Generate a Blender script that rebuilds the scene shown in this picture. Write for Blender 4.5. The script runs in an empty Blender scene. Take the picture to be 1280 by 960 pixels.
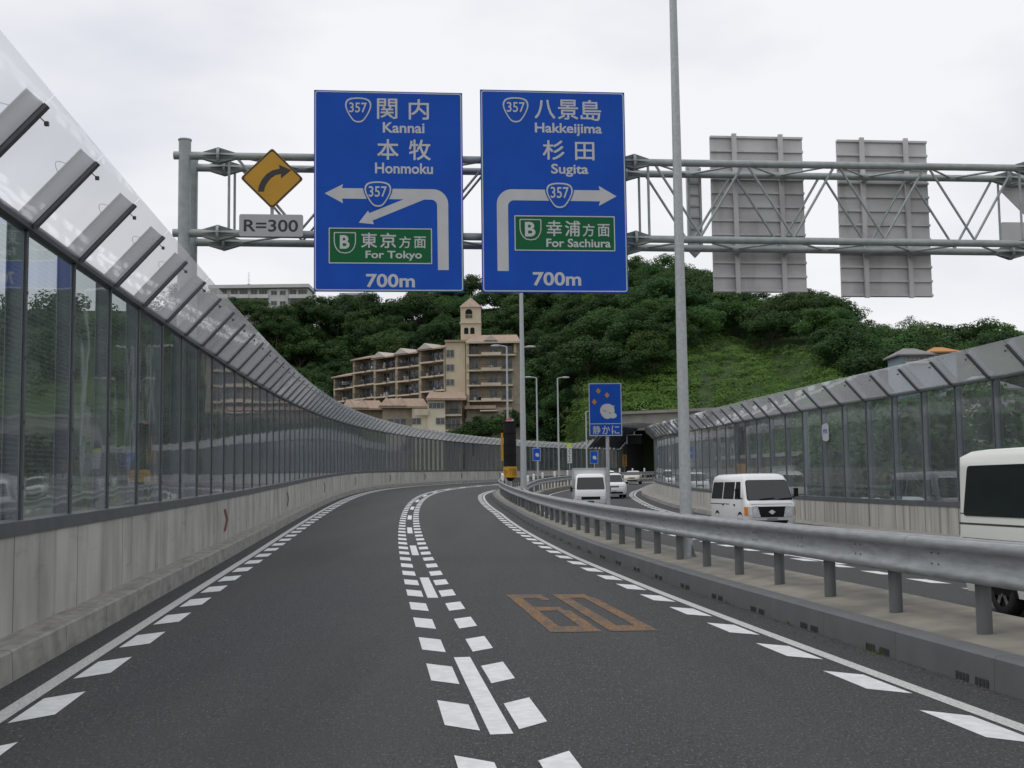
import bpy, bmesh, math, random
from mathutils import Vector, Matrix
random.seed(7)
sc = bpy.context.scene
col = sc.collection
PI = math.pi
# ------------------------------------------------------------------ camera, sky, sun, exposure
F, HC, YH, RO = 1500.0, 1.8, 609.38, 0.01299
PITCH = math.atan((YH - 480) / F)
cd = bpy.data.cameras.new('camera'); cam = bpy.data.objects.new('camera', cd); col.objects.link(cam)
cd.sensor_width = 36.0; cd.lens = 36.0 * F / 1280.0; cd.clip_start = 0.1; cd.clip_end = 6000
cam.matrix_world = Matrix.Translation((0, 0, HC)) @ Matrix.Rotation(PI / 2 + PITCH, 4, 'X') @ Matrix.Rotation(-RO, 4, 'Z')
sc.camera = cam
SUN_EL, SUN_AZ = math.radians(62), math.radians(250)
w = bpy.data.worlds.new('World'); sc.world = w; w.use_nodes = True
nt = w.node_tree; nt.nodes.clear()
out = nt.nodes.new('ShaderNodeOutputWorld'); bg = nt.nodes.new('ShaderNodeBackground')
sky = nt.nodes.new('ShaderNodeTexSky'); sky.sky_type = 'NISHITA'; sky.sun_disc = False
sky.sun_elevation = SUN_EL; sky.sun_rotation = SUN_AZ
tc = nt.nodes.new('ShaderNodeTexCoord'); mp = nt.nodes.new('ShaderNodeMapping'); mp.inputs['Scale'].default_value = (1.2, 1.2, 3.2)
nz = nt.nodes.new('ShaderNodeTexNoise'); nz.inputs['Scale'].default_value = 1.9; nz.inputs['Detail'].default_value = 5; nz.inputs['Roughness'].default_value = .5
cr = nt.nodes.new('ShaderNodeValToRGB'); cr.color_ramp.elements[0].position = .3; cr.color_ramp.elements[1].position = .56
cr.color_ramp.elements[0].color = (6.0, 6.3, 6.95, 1); cr.color_ramp.elements[1].color = (8.5, 8.5, 8.75, 1)
mx = nt.nodes.new('ShaderNodeMix'); mx.data_type = 'RGBA'; mx.inputs[0].default_value = .96
L = nt.links.new
L(tc.outputs['Generated'], mp.inputs['Vector']); L(mp.outputs['Vector'], nz.inputs['Vector']); L(nz.outputs['Fac'], cr.inputs['Fac'])
L(sky.outputs['Color'], mx.inputs[6]); L(cr.outputs['Color'], mx.inputs[7]); L(mx.outputs[2], bg.inputs['Color'])
bg.inputs['Strength'].default_value = 0.1
L(bg.outputs['Background'], out.inputs['Surface'])
sl = bpy.data.lights.new('sun', 'SUN'); sl.energy = 0.8; sl.angle = math.radians(25); sl.color = (1, .97, .92)
so = bpy.data.objects.new('sun', sl); col.objects.link(so)
sd = Vector((math.sin(SUN_AZ) * math.cos(SUN_EL), math.cos(SUN_AZ) * math.cos(SUN_EL), math.sin(SUN_EL)))
so.rotation_euler = sd.to_track_quat('Z', 'Y').to_euler()
vs = sc.view_settings; vs.view_transform = 'Standard'; vs.look = 'None'; vs.gamma = 1; vs.exposure = 0.15; vs.use_curve_mapping = False
cy = sc.cycles; cy.max_bounces = 10; cy.transparent_max_bounces = 24; cy.diffuse_bounces = 3; cy.glossy_bounces = 3
cy.caustics_reflective = False; cy.caustics_refractive = False; cy.use_denoising = True

# ------------------------------------------------------------------ helpers: materials
def mat(name, c, rough=.7, metal=0, c2=None, scale=6, detail=4, bump=0, bscale=None, spec=.5, stretch=(1, 1, 1), coord='Object', lo=.35, hi=.65):
    m = bpy.data.materials.new(name); m.use_nodes = True; n = m.node_tree.nodes; l = m.node_tree.links.new
    b = n['Principled BSDF']; b.inputs['Base Color'].default_value = (*c, 1); b.inputs['Roughness'].default_value = rough
    b.inputs['Metallic'].default_value = metal; b.inputs['Specular IOR Level'].default_value = spec
    if c2 or bump:
        t = n.new('ShaderNodeTexCoord'); mp_ = n.new('ShaderNodeMapping'); mp_.inputs['Scale'].default_value = stretch
        l(t.outputs[coord], mp_.inputs['Vector'])
    if c2:
        z = n.new('ShaderNodeTexNoise'); z.inputs['Scale'].default_value = scale; z.inputs['Detail'].default_value = detail
        r = n.new('ShaderNodeValToRGB'); r.color_ramp.elements[0].position = lo; r.color_ramp.elements[1].position = hi
        r.color_ramp.elements[0].color = (*c, 1); r.color_ramp.elements[1].color = (*c2, 1)
        l(mp_.outputs['Vector'], z.inputs['Vector']); l(z.outputs['Fac'], r.inputs['Fac']); l(r.outputs['Color'], b.inputs['Base Color'])
    if bump:
        z2 = n.new('ShaderNodeTexNoise'); z2.inputs['Scale'].default_value = bscale or scale * 4; z2.inputs['Detail'].default_value = 3
        bp = n.new('ShaderNodeBump'); bp.inputs['Strength'].default_value = bump; bp.inputs['Distance'].default_value = .02
        l(mp_.outputs['Vector'], z2.inputs['Vector']); l(z2.outputs['Fac'], bp.inputs['Height']); l(bp.outputs['Normal'], b.inputs['Normal'])
    return m

def mixcol(m, c, fac_fn, strength=1.0):
    """blend a second colour over a material's base colour; fac_fn(nodes, link) returns a socket"""
    n = m.node_tree.nodes; l = m.node_tree.links.new; b = n['Principled BSDF']
    mxn = n.new('ShaderNodeMix'); mxn.data_type = 'RGBA'; s = b.inputs['Base Color']
    if s.is_linked: l(s.links[0].from_socket, mxn.inputs[6])
    else: mxn.inputs[6].default_value = s.default_value
    mxn.inputs[7].default_value = (*c, 1)
    mu = n.new('ShaderNodeMath'); mu.operation = 'MULTIPLY'; mu.inputs[1].default_value = strength
    l(fac_fn(n, l), mu.inputs[0]); l(mu.outputs[0], mxn.inputs[0]); l(mxn.outputs[2], s)
    return m

def noise_fac(scale, lo, hi, stretch=(1, 1, 1), coord='Object', detail=4):
    def f(n, l):
        t = n.new('ShaderNodeTexCoord'); p = n.new('ShaderNodeMapping'); p.inputs['Scale'].default_value = stretch
        z = n.new('ShaderNodeTexNoise'); z.inputs['Scale'].default_value = scale; z.inputs['Detail'].default_value = detail
        r = n.new('ShaderNodeMapRange'); r.inputs[1].default_value = lo; r.inputs[2].default_value = hi; r.clamp = True
        l(t.outputs[coord], p.inputs['Vector']); l(p.outputs['Vector'], z.inputs['Vector']); l(z.outputs['Fac'], r.inputs[0])
        return r.outputs[0]
    return f

def uv_joint(period, width, phase=0.0):
    def f(n, l):
        t = n.new('ShaderNodeTexCoord'); sp = n.new('ShaderNodeSeparateXYZ'); l(t.outputs['UV'], sp.inputs[0])
        a = n.new('ShaderNodeMath'); a.operation = 'ADD'; a.inputs[1].default_value = phase; l(sp.outputs[0], a.inputs[0])
        d = n.new('ShaderNodeMath'); d.operation = 'DIVIDE'; d.inputs[1].default_value = period; l(a.outputs[0], d.inputs[0])
        fr_ = n.new('ShaderNodeMath'); fr_.operation = 'FRACT'; l(d.outputs[0], fr_.inputs[0])
        c = n.new('ShaderNodeMath'); c.operation = 'LESS_THAN'; c.inputs[1].default_value = width / period; l(fr_.outputs[0], c.inputs[0])
        return c.outputs[0]
    return f

def uvy_fac(lo, hi):
    def f(n, l):
        t = n.new('ShaderNodeTexCoord'); sp = n.new('ShaderNodeSeparateXYZ'); l(t.outputs['UV'], sp.inputs[0])
        r = n.new('ShaderNodeMapRange'); r.inputs[1].default_value = lo; r.inputs[2].default_value = hi; r.clamp = True
        l(sp.outputs[1], r.inputs[0]); return r.outputs[0]
    return f

M = {}
M['asphalt'] = mat('asphalt', (.038, .039, .041), .82, c2=(.060, .061, .063), scale=40, detail=6, bump=.5, bscale=160, lo=.3, hi=.7, spec=.35)
mixcol(M['asphalt'], (.15, .15, .15), noise_fac(62, .61, .67, detail=1, stretch=(1, .32, 1)), .75)
mixcol(M['asphalt'], (.022, .022, .023), noise_fac(52, .58, .66, detail=1, stretch=(1, .28, 1)), .8)
mixcol(M['asphalt'], (.066, .067, .067), noise_fac(.8, .45, .7, stretch=(1, .06, 1)), .5)
mixcol(M['asphalt'], (.032, .032, .033), noise_fac(.5, .55, .72, stretch=(1, .12, 1)), .5)
M['paint'] = mat('road_paint', (.70, .71, .71), .6, c2=(.60, .61, .61), scale=9, lo=.35, hi=.6)
mixcol(M['paint'], (.2, .2, .2), noise_fac(120, .66, .72), .7)
M['oldpaint'] = mat('worn_paint', (.58, .58, .57), .7, c2=(.40, .40, .39), scale=40, lo=.4, hi=.62)
mixcol(M['oldpaint'], (.09, .09, .09), noise_fac(90, .6, .66), .8)
M['orange'] = mat('worn_orange_paint', (.27, .12, .016), .75, c2=(.19, .09, .02), scale=10, lo=.35, hi=.65)
mixcol(M['orange'], (.07, .06, .052), noise_fac(30, .44, .56, stretch=(1, .4, 1)), .85)
mixcol(M['orange'], (.058, .055, .052), noise_fac(6, .46, .62, stretch=(1, .5, 1)), .75)
M['concrete'] = mat('stained_concrete', (.47, .465, .43), .85, c2=(.30, .292, .265), scale=1.0, detail=6, coord='UV', stretch=(1.3, .5, 1), lo=.36, hi=.66, bump=.15, bscale=40)
mixcol(M['concrete'], (.12, .115, .1), noise_fac(1.0, .56, .74, stretch=(3.2, .16, 1), coord='UV', detail=7), .65)
mixcol(M['concrete'], (.13, .125, .11), noise_fac(2.5, .6, .75, coord='UV', stretch=(.5, 2.0, 1)), .35)
mixcol(M['concrete'], (.05, .048, .045), uv_joint(2.7, .025, .3), .85)
M['concrete_pale'] = mat('pale_streaked_concrete', (.46, .445, .405), .85, c2=(.31, .30, .275), scale=1.0, detail=6, coord='UV', stretch=(2.2, .2, 1), lo=.36, hi=.68)
mixcol(M['concrete_pale'], (.16, .145, .12), noise_fac(1.0, .50, .66, stretch=(4, .1, 1), coord='UV', detail=6), .75)
mixcol(M['concrete_pale'], (.10, .09, .08), uv_joint(2.14, .06, .2), .7)
M['kerb'] = mat('kerb_concrete', (.33, .32, .295), .88, c2=(.22, .215, .2), scale=3.5, detail=6, coord='UV', lo=.35, hi=.68, bump=.2, bscale=60)
mixcol(M['kerb'], (.07, .068, .064), uv_joint(2.0, .02), .8)
mixcol(M['kerb'], (.11, .105, .095), noise_fac(1.3, .52, .7, coord='UV', stretch=(1, 6, 1)), .5)
M['darkkerb'] = mat('grey_kerb', (.105, .11, .114), .7, c2=(.125, .13, .134), scale=2.5, coord='UV', stretch=(.8, .8, 1), bump=.1, bscale=40)
mixcol(M['darkkerb'], (.05, .052, .055), uv_joint(2.0, .015), .7)
M['deck'] = mat('median_concrete', (.27, .25, .21), .9, c2=(.18, .17, .145), scale=2.2, detail=6, lo=.35, hi=.7, bump=.1, bscale=60)
mixcol(M['deck'], (.11, .105, .09), noise_fac(.9, .50, .70), .55)
M['dirt'] = mat('gutter_grit', (.10, .09, .075), .95, c2=(.05, .048, .045), scale=14, detail=6, lo=.4, hi=.6)
M['steel'] = mat('galvanised_steel', (.27, .30, .295), .5, .2, c2=(.34, .37, .365), scale=5, bump=.03)
M['pole'] = mat('lamp_steel', (.36, .385, .39), .5, .2, c2=(.43, .455, .46), scale=14)
M['rail'] = mat('guard_rail_zinc', (.34, .355, .36), .45, .35, c2=(.25, .265, .27), scale=3, stretch=(1, 1, 6), bump=.03)
mixcol(M['rail'], (.17, .175, .175), noise_fac(5, .6, .75, stretch=(.4, .4, 2)), .25)
M['railpost'] = mat('rail_post_zinc', (.15, .16, .162), .55, .2, c2=(.11, .118, .12), scale=6, stretch=(1, 1, .3))
M['slot'] = mat('drain_slot', (.03, .03, .03), .9)
M['frame'] = mat('barrier_frame', (.085, .095, .102), .5, .25, c2=(.11, .12, .127), scale=3)
M['arm'] = mat('canopy_arm_steel', (.27, .295, .32), .5, .1, c2=(.23, .25, .275), scale=3)
M['black'] = mat('black_plastic', (.010, .010, .011), .7, spec=.2)
M['rubber'] = mat('tyre_rubber', (.015, .015, .016), .8)
M['blue'] = mat('sign_blue', (.006, .082, .46), .6, c2=(.006, .07, .41), scale=1.2, spec=.2)
M['seam'] = mat('panel_seam', (.006, .05, .27), .7)
M['green'] = mat('sign_green', (.006, .115, .038), .6, spec=.2)
M['white'] = mat('sign_white', (.52, .53, .54), .5, c2=(.47, .48, .49), scale=2)
M['signback'] = mat('aluminium_sign_back', (.62, .61, .61), .6, .0, c2=(.5, .49, .49), scale=1.3, detail=6, stretch=(1, 1, .6))
mixcol(M['signback'], (.38, .37, .37), noise_fac(1.6, .56, .74, stretch=(1.6, 1.6, .5)), .6)
M['yellow'] = mat('sign_yellow', (.52, .27, .004), .45, c2=(.47, .24, .004), scale=2)
M['signblack'] = mat('sign_black', (.02, .021, .023), .5)
M['platewhite'] = mat('plate_white', (.40, .40, .415), .55)
M['orangeink'] = mat('orange_ink', (.5, .2, .03), .5)
M['red'] = mat('red_paint', (.22, .02, .02), .6)
M['redlamp'] = mat('red_lamp', (.5, .04, .03), .3)
M['brown'] = mat('chevron_faded', (.07, .055, .05), .8)
M['chevred'] = mat('chevron_red', (.16, .035, .035), .7)
M['carwhite'] = mat('white_car_paint', (.72, .73, .73), .25, spec=.5)
M['carivory'] = mat('ivory_car_paint', (.72, .73, .68), .28)
M['carsilver'] = mat('silver_car_paint', (.42, .43, .44), .3, .4)
M['cargold'] = mat('champagne_car_paint', (.55, .52, .45), .3, .25)
M['carglass'] = mat('car_glass', (.014, .018, .019), .07, spec=.65)
M['chrome'] = mat('chrome', (.6, .6, .6), .2, 1)
M['lampglass'] = mat('headlight_glass', (.5, .52, .53), .15, .3)
M['amber'] = mat('amber_lens', (.7, .2, .03), .3)
M['cream'] = mat('cream_wall', (.55, .475, .34), .85, c2=(.48, .41, .295), scale=.5)
M['white_wall'] = mat('pale_wall', (.62, .57, .44), .85, c2=(.54, .5, .39), scale=.4)
M['tan'] = mat('tan_brick', (.35, .295, .22), .9, c2=(.27, .23, .175), scale=1.2)
M['slab'] = mat('balcony_slab', (.56, .49, .38), .85, c2=(.46, .40, .32), scale=.7)
M['roof_tile'] = mat('terracotta_tile', (.37, .275, .215), .85, c2=(.30, .22, .17), scale=1.5)
M['gable'] = mat('gable_white', (.44, .41, .36), .8)
M['winglass'] = mat('window_glass', (.035, .042, .045), .15, c2=(.09, .1, .1), scale=.7, lo=.4, hi=.6)
M['winframe'] = mat('window_frame', (.3, .3, .29), .6)
M['railing'] = mat('balcony_railing', (.035, .032, .03), .6)
M['laundry'] = mat('laundry', (.5, .5, .5), .9, c2=(.06, .08, .14), scale=.9, lo=.45, hi=.55)
M['apartgrey'] = mat('apartment_grey', (.6, .6, .58), .85, c2=(.5, .5, .49), scale=.5)
M['roofgrey'] = mat('grey_roof', (.20, .19, .195), .8)
M['houseblue'] = mat('blue_grey_wall', (.22, .28, .33), .85)
M['orangeroof'] = mat('orange_roof', (.45, .2, .06), .85)
M['brownwall'] = mat('brown_wall', (.14, .095, .06), .9, c2=(.10, .07, .045), scale=.6)
M['portal'] = mat('portal_concrete', (.27, .26, .235), .9, c2=(.18, .175, .155), scale=.25, detail=6)
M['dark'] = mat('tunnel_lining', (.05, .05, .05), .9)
M['ground'] = mat('ground_soil', (.10, .10, .075), .95, c2=(.06, .075, .04), scale=.12)
M['hill'] = mat('hill_undergrowth', (.034, .07, .018), .95, c2=(.028, .045, .016), scale=.25)
M['bark'] = mat('bark', (.07, .055, .04), .95)

def leafmat(name, c, c2):
    m = mat(name, c, .65, c2=c2, scale=.32, detail=3, spec=.25, lo=.4, hi=.62)
    n = m.node_tree.nodes; l = m.node_tree.links.new; b = n['Principled BSDF']
    oi = n.new('ShaderNodeObjectInfo'); hs = n.new('ShaderNodeHueSaturation')
    mr = n.new('ShaderNodeMapRange'); mr.inputs[3].default_value = .7; mr.inputs[4].default_value = 1.45
    l(oi.outputs['Random'], mr.inputs[0]); l(mr.outputs[0], hs.inputs['Value'])
    mr2 = n.new('ShaderNodeMapRange'); mr2.inputs[3].default_value = .485; mr2.inputs[4].default_value = .515
    ml = n.new('ShaderNodeMath'); ml.operation = 'MULTIPLY'; ml.inputs[1].default_value = 7.3; fr_ = n.new('ShaderNodeMath'); fr_.operation = 'FRACT'
    l(oi.outputs['Random'], ml.inputs[0]); l(ml.outputs[0], fr_.inputs[0]); l(fr_.outputs[0], mr2.inputs[0]); l(mr2.outputs[0], hs.inputs['Hue'])
    s = b.inputs['Base Color'].links[0].from_socket; l(s, hs.inputs['Color']); l(hs.outputs[0], b.inputs['Base Color'])
    tr = n.new('ShaderNodeBsdfTranslucent'); l(hs.outputs[0], tr.inputs['Color']); ms = n.new('ShaderNodeMixShader'); ms.inputs[0].default_value = .33
    o = n['Material Output']; l(b.outputs[0], ms.inputs[1]); l(tr.outputs[0], ms.inputs[2]); l(ms.outputs[0], o.inputs['Surface'])
    return m
M['leaf_dark'] = leafmat('leaf_dark', (.031, .072, .020), (.052, .108, .029))
M['leaf_mid'] = leafmat('leaf_mid', (.046, .095, .021), (.070, .135, .031))
M['leaf_vine'] = leafmat('leaf_vine', (.064, .145, .022), (.10, .205, .036))

def glassmat(name, tint, refl, rough=.03, lines=0.0, grime=.1, grimecol=(.3, .31, .3), milky=0.0):
    m = bpy.data.materials.new(name); m.use_nodes = True; n = m.node_tree.nodes; l = m.node_tree.links.new; n.clear()
    o = n.new('ShaderNodeOutputMaterial'); t = n.new('ShaderNodeBsdfTransparent'); t.inputs[0].default_value = (*tint, 1)
    g = n.new('ShaderNodeBsdfGlossy'); g.inputs['Roughness'].default_value = rough; g.inputs[0].default_value = (.95, .97, 1, 1)
    fz = n.new('ShaderNodeFresnel'); fz.inputs[0].default_value = 1.58
    mu = n.new('ShaderNodeMath'); mu.operation = 'MULTIPLY_ADD'; mu.inputs[1].default_value = refl; mu.inputs[2].default_value = .015; mu.use_clamp = True
    l(fz.outputs[0], mu.inputs[0])
    # gently wavy sheet
    tcn = n.new('ShaderNodeTexCoord'); zb = n.new('ShaderNodeTexNoise'); zb.inputs['Scale'].default_value = 1.3; zb.inputs['Detail'].default_value = 1
    bp = n.new('ShaderNodeBump'); bp.inputs['Strength'].default_value = .06; bp.inputs['Distance'].default_value = .05
    l(tcn.outputs['Object'], zb.inputs['Vector']); l(zb.outputs['Fac'], bp.inputs['Height']); l(bp.outputs[0], g.inputs['Normal'])
    ms = n.new('ShaderNodeMixShader'); l(mu.outputs[0], ms.inputs[0]); l(t.outputs[0], ms.inputs[1]); l(g.outputs[0], ms.inputs[2])
    if milky:
        tl = n.new('ShaderNodeBsdfTranslucent'); tl.inputs[0].default_value = (.93, .95, .97, 1)
        mk = n.new('ShaderNodeMixShader'); mk.inputs[0].default_value = milky; l(t.outputs[0], mk.inputs[1]); l(tl.outputs[0], mk.inputs[2]); l(mk.outputs[0], ms.inputs[1])
    d = n.new('ShaderNodeBsdfDiffuse'); d.inputs[0].default_value = (*grimecol, 1)
    z = n.new('ShaderNodeTexNoise'); z.inputs['Scale'].default_value = 1.1; z.inputs['Detail'].default_value = 6
    mp_ = n.new('ShaderNodeMapping'); mp_.inputs['Scale'].default_value = (1.5, 1.5, .45); l(tcn.outputs['Object'], mp_.inputs['Vector']); l(mp_.outputs[0], z.inputs['Vector'])
    r = n.new('ShaderNodeMapRange'); r.inputs[1].default_value = .3; r.inputs[2].default_value = .75; r.inputs[3].default_value = grime * .5; r.inputs[4].default_value = grime * 1.5
    l(z.outputs['Fac'], r.inputs[0]); fac = r.outputs[0]
    if lines:
        sp = n.new('ShaderNodeSeparateXYZ'); l(tcn.outputs['UV'], sp.inputs[0])
        a = n.new('ShaderNodeMath'); a.operation = 'DIVIDE'; a.inputs[1].default_value = .055; l(sp.outputs[1], a.inputs[0])
        f = n.new('ShaderNodeMath'); f.operation = 'FRACT'; l(a.outputs[0], f.inputs[0])
        c = n.new('ShaderNodeMath'); c.operation = 'LESS_THAN'; c.inputs[1].default_value = .3; l(f.outputs[0], c.inputs[0])
        ad = n.new('ShaderNodeMath'); ad.operation = 'MULTIPLY_ADD'; ad.inputs[1].default_value = lines; l(c.outputs[0], ad.inputs[0]); l(fac, ad.inputs[2]); fac = ad.outputs[0]
    m2 = n.new('ShaderNodeMixShader'); l(fac, m2.inputs[0]); l(ms.outputs[0], m2.inputs[1]); l(d.outputs[0], m2.inputs[2]); l(m2.outputs[0], o.inputs['Surface'])
    return m
M['glass'] = glassmat('barrier_glass', (.64, .70, .71), 1.25, lines=.07, grime=.17, grimecol=(.36, .39, .42))
M['canopy'] = glassmat('canopy_polycarbonate', (.95, .965, .98), 1.3, rough=.04, grime=.05, grimecol=(.5, .52, .55), milky=.3)

# ------------------------------------------------------------------ helpers: objects
def wmat(o):
    m = o.matrix_basis.copy()
    while o.parent:
        o = o.parent; m = o.matrix_basis @ m
    return m
def tag(o, label=None, cat=None, group=None, kind=None):
    if label: o['label'] = label
    if cat: o['category'] = cat
    if group: o['group'] = group
    if kind: o['kind'] = kind
    return o
def thing(name, label, cat, loc=(0, 0, 0), rz=0, group=None):
    o = bpy.data.objects.new(name, None); col.objects.link(o); o.location = loc; o.rotation_euler = (0, 0, rz); o.empty_display_size = .3
    return tag(o, label, cat, group)

class MB:
    """collects geometry, links it as one mesh object"""
    def __init__(s): s.v = []; s.f = []; s.mi = []; s.uv = []; s.sm = []
    def add(s, vs_, fs, mi=0, uvs=None, smooth=False):
        b = len(s.v); s.v += [tuple(p) for p in vs_]
        for k, f in enumerate(fs):
            s.f.append(tuple(i + b for i in f)); s.mi.append(mi); s.sm.append(smooth)
            s.uv.append([uvs[i] for i in f] if uvs else [(0, 0)] * len(f))
    def box(s, c, d, rz=0, mi=0, rx=0, ry=0):
        R = Matrix.Rotation(rz, 3, 'Z') @ Matrix.Rotation(ry, 3, 'Y') @ Matrix.Rotation(rx, 3, 'X')
        vs_ = [Vector(c) + R @ Vector((x * d[0] / 2, y * d[1] / 2, z * d[2] / 2)) for z in (-1, 1) for y in (-1, 1) for x in (-1, 1)]
        s.hexa(vs_, mi)
    def hexa(s, p, mi=0, uvs=None):
        s.add(p, [(0, 2, 3, 1), (4, 5, 7, 6), (0, 1, 5, 4), (2, 6, 7, 3), (1, 3, 7, 5), (0, 4, 6, 2)], mi, uvs)
    def bar(s, a, b, wx, wy, mi=0, up=(0, 0, 1)):
        a = Vector(a); b = Vector(b); t = (b - a).normalized(); x = t.cross(Vector(up))
        if x.length < 1e-4: x = Vector((1, 0, 0))
        x.normalize(); y = x.cross(t)
        s.hexa([q + x * (i * wx / 2) + y * (j * wy / 2) for q in (a, b) for j in (-1, 1) for i in (-1, 1)], mi)
    def cyl(s, a, b, r0, r1=None, n=12, mi=0, caps=True):
        r1 = r0 if r1 is None else r1; a = Vector(a); b = Vector(b); t = (b - a).normalized()
        x = t.orthogonal().normalized(); y = t.cross(x)
        vs_ = [q + x * (r * math.cos(2 * PI * i / n)) + y * (r * math.sin(2 * PI * i / n)) for q, r in ((a, r0), (b, r1)) for i in range(n)]
        s.add(vs_, [(i, (i + 1) % n, n + (i + 1) % n, n + i) for i in range(n)], mi, smooth=True)
        if caps: s.add(vs_, [tuple(range(n - 1, -1, -1)), tuple(range(n, 2 * n))], mi)
    def tube(s, pts, r, n=8, mi=0):
        for a, b in zip(pts, pts[1:]): s.cyl(a, b, r, r, n, mi)
    def prism(s, poly, y0, y1, mi=0):
        """poly in (x,z), extruded along y"""
        n = len(poly); vs_ = [(x, y0, z) for x, z in poly] + [(x, y1, z) for x, z in poly]
        s.add(vs_, [tuple(range(n)), tuple(range(2 * n - 1, n - 1, -1))] + [(i, n + i, n + (i + 1) % n, (i + 1) % n) for i in range(n)], mi)
    def flat(s, poly, y, mi=0):
        s.add([(x, y, z) for x, z in poly], [tuple(range(len(poly)))], mi)
    def ring(s, outer, inner, y, mi=0):
        n = len(outer); s.add([(x, y, z) for x, z in outer] + [(x, y, z) for x, z in inner], [(i, (i + 1) % n, n + (i + 1) % n, n + i) for i in range(n)], mi)
    def build(s, name, mats, parent=None, world=False, sharp=None):
        me = bpy.data.meshes.new(name); vs_ = s.v
        if parent is not None and world:
            inv = wmat(parent).inverted(); vs_ = [tuple(inv @ Vector(p)) for p in vs_]
        me.from_pydata(vs_, [], s.f)
        for m in (mats if isinstance(mats, (list, tuple)) else [mats]): me.materials.append(m)
        me.polygons.foreach_set('material_index', s.mi); me.polygons.foreach_set('use_smooth', s.sm)
        ul = me.uv_layers.new(name='UVMap'); ul.data.foreach_set('uv', [c for f in s.uv for t in f for c in t])
        me.update()
        if sharp: me.set_sharp_from_angle(angle=math.radians(sharp))
        o = bpy.data.objects.new(name, me); col.objects.link(o)
        if parent is not None: o.parent = parent
        return o
def link_copy(src, parent=None):
    o = src.copy(); col.objects.link(o); o.parent = parent
    return o

# ------------------------------------------------------------------ the curve of the road
def lerp(x, xs, ys):
    if x <= xs[0]: return ys[0]
    for a, b, c, d in zip(xs, xs[1:], ys, ys[1:]):
        if x <= b: return c + (d - c) * (x - a) / (b - a)
    return ys[-1]
KS, KV = [0, 50, 100, 150, 200], [.00051, .00111, .0040, .00391, .00374]
GS, GV = [10, 40, 70, 100, 130, 160], [.00433, .01697, .02658, .0159, .01345, .01345]
SD = []; _x, _y, _z, _t = 0.0, 0.0, 0.0, 0.0
DS = .25
_n0 = int(30 / DS); _n1 = int(330 / DS)
fw = []; x_, y_, z_, t_ = .9724, 0.0, 0.0, -.12317
for i in range(_n1 + 1):
    s_ = i * DS; fw.append((x_, y_, z_, t_)); g_ = 0 if s_ < 0 else lerp(s_, [0] + GS, [0] + GV)
    t2 = t_ + lerp(s_, KS, KV) * DS; x_ += math.sin(t_) * DS; y_ += math.cos(t_) * DS; z_ += g_ * DS; t_ = t2
bk = []; x_, y_, t_ = .9724, 0.0, -.12317
for i in range(_n0):
    t_ -= KV[0] * DS; x_ -= math.sin(t_) * DS; y_ -= math.cos(t_) * DS; bk.append((x_, y_, 0.0, t_))
CUR = bk[::-1] + fw
def cur(s):
    q = (s + 30) / DS; i = max(0, min(len(CUR) - 2, int(math.floor(q)))); f = q - i
    return tuple(a + (b - a) * f for a, b in zip(CUR[i], CUR[i + 1]))
def bank(s): return lerp(s, [0, 20, 60, 110, 160], [-.0126, .0157, .0537, .052, .045])
def P(s, o, h=0):
    x, y, z, t = cur(s); return Vector((x + o * math.cos(t), y - o * math.sin(t), z - bank(s) * o + h))
def oppz(s): return lerp(s, [15, 45, 70, 90, 133, 190], [.05, -.2, -.42, -.4, -.1, -.1])
def Q(s, o, h=0):
    x, y, z, t = cur(s); return Vector((x + o * math.cos(t), y - o * math.sin(t), z + oppz(s) + h))
def th(s): return cur(s)[3]
def wR(s): return lerp(s, [5, 30, 60, 90], [-.297, -.143, .451, -.074])
def wL(s): return lerp(s, [5, 30, 60, 90], [.131, .116, -.051, -.301])
def wO(s): return lerp(s, [50, 66, 97, 114, 135, 160], [0, .6, 2.7, 4.4, 6.4, 7.6])
def RL(s): return 4.01 + wR(s)
def RK(s): return 4.615 + wR(s)
def RP(s): return 5.24 + wR(s)
def LLn(s): return -4.0 + wL(s)
def LK(s): return -4.40 + wL(s)
def LB(s): return -4.756 + wL(s)
def OL(s): return 6.35 + wO(s)
def OC(s): return 8.86 + wO(s) * 1.0
def OR(s): return 12.6 + lerp(s, [50, 70, 91, 100, 108, 160], [0, 1.26, 2.6, 3.38, 4.3, 7.8])
def RW(s): return lerp(s, [20, 30, 50, 63, 88, 108, 160], [14.7, 14.95, 15.0, 15.5, 16.6, 17.9, 21.2])
def BK_(s): return OL(s) - .55   # back edge of the median deck
def srange(a, b, d):
    n = max(1, int(round((b - a) / d))); return [a + (b - a) * i / n for i in range(n + 1)]
# pixel of the photograph (1280 x 960) -> direction, point at forward distance Y
def ray(px, py):
    xi, yi = (px - 640) / F, (480 - py) / F; c, s = math.cos(RO), math.sin(RO)
    x = xi * c + yi * s; y = -xi * s + yi * c
    return Vector((x, math.cos(PITCH) - y * math.sin(PITCH), math.sin(PITCH) + y * math.cos(PITCH)))
def at(px, py, Y):
    d = ray(px, py); return Vector((0, 0, HC)) + d * (Y / d.y)

def strip(mb, a, b, f0, f1, h0, h1, fn=P, d=1.5, mi=0, fn1=None, v0=0., v1=1.):
    """a ribbon between two offset curves; uv = (metres along, metres across)"""
    ss = srange(a, b, d); fn1 = fn1 or fn
    for s0, s1 in zip(ss, ss[1:]):
        mb.add([fn(s0, f0(s0), h0), fn1(s0, f1(s0), h1), fn1(s1, f1(s1), h1), fn(s1, f0(s1), h0)], [(0, 1, 2, 3)], mi, [(s0, v0), (s0, v1), (s1, v1), (s1, v0)])
K = lambda c: (lambda s: c)

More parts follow.
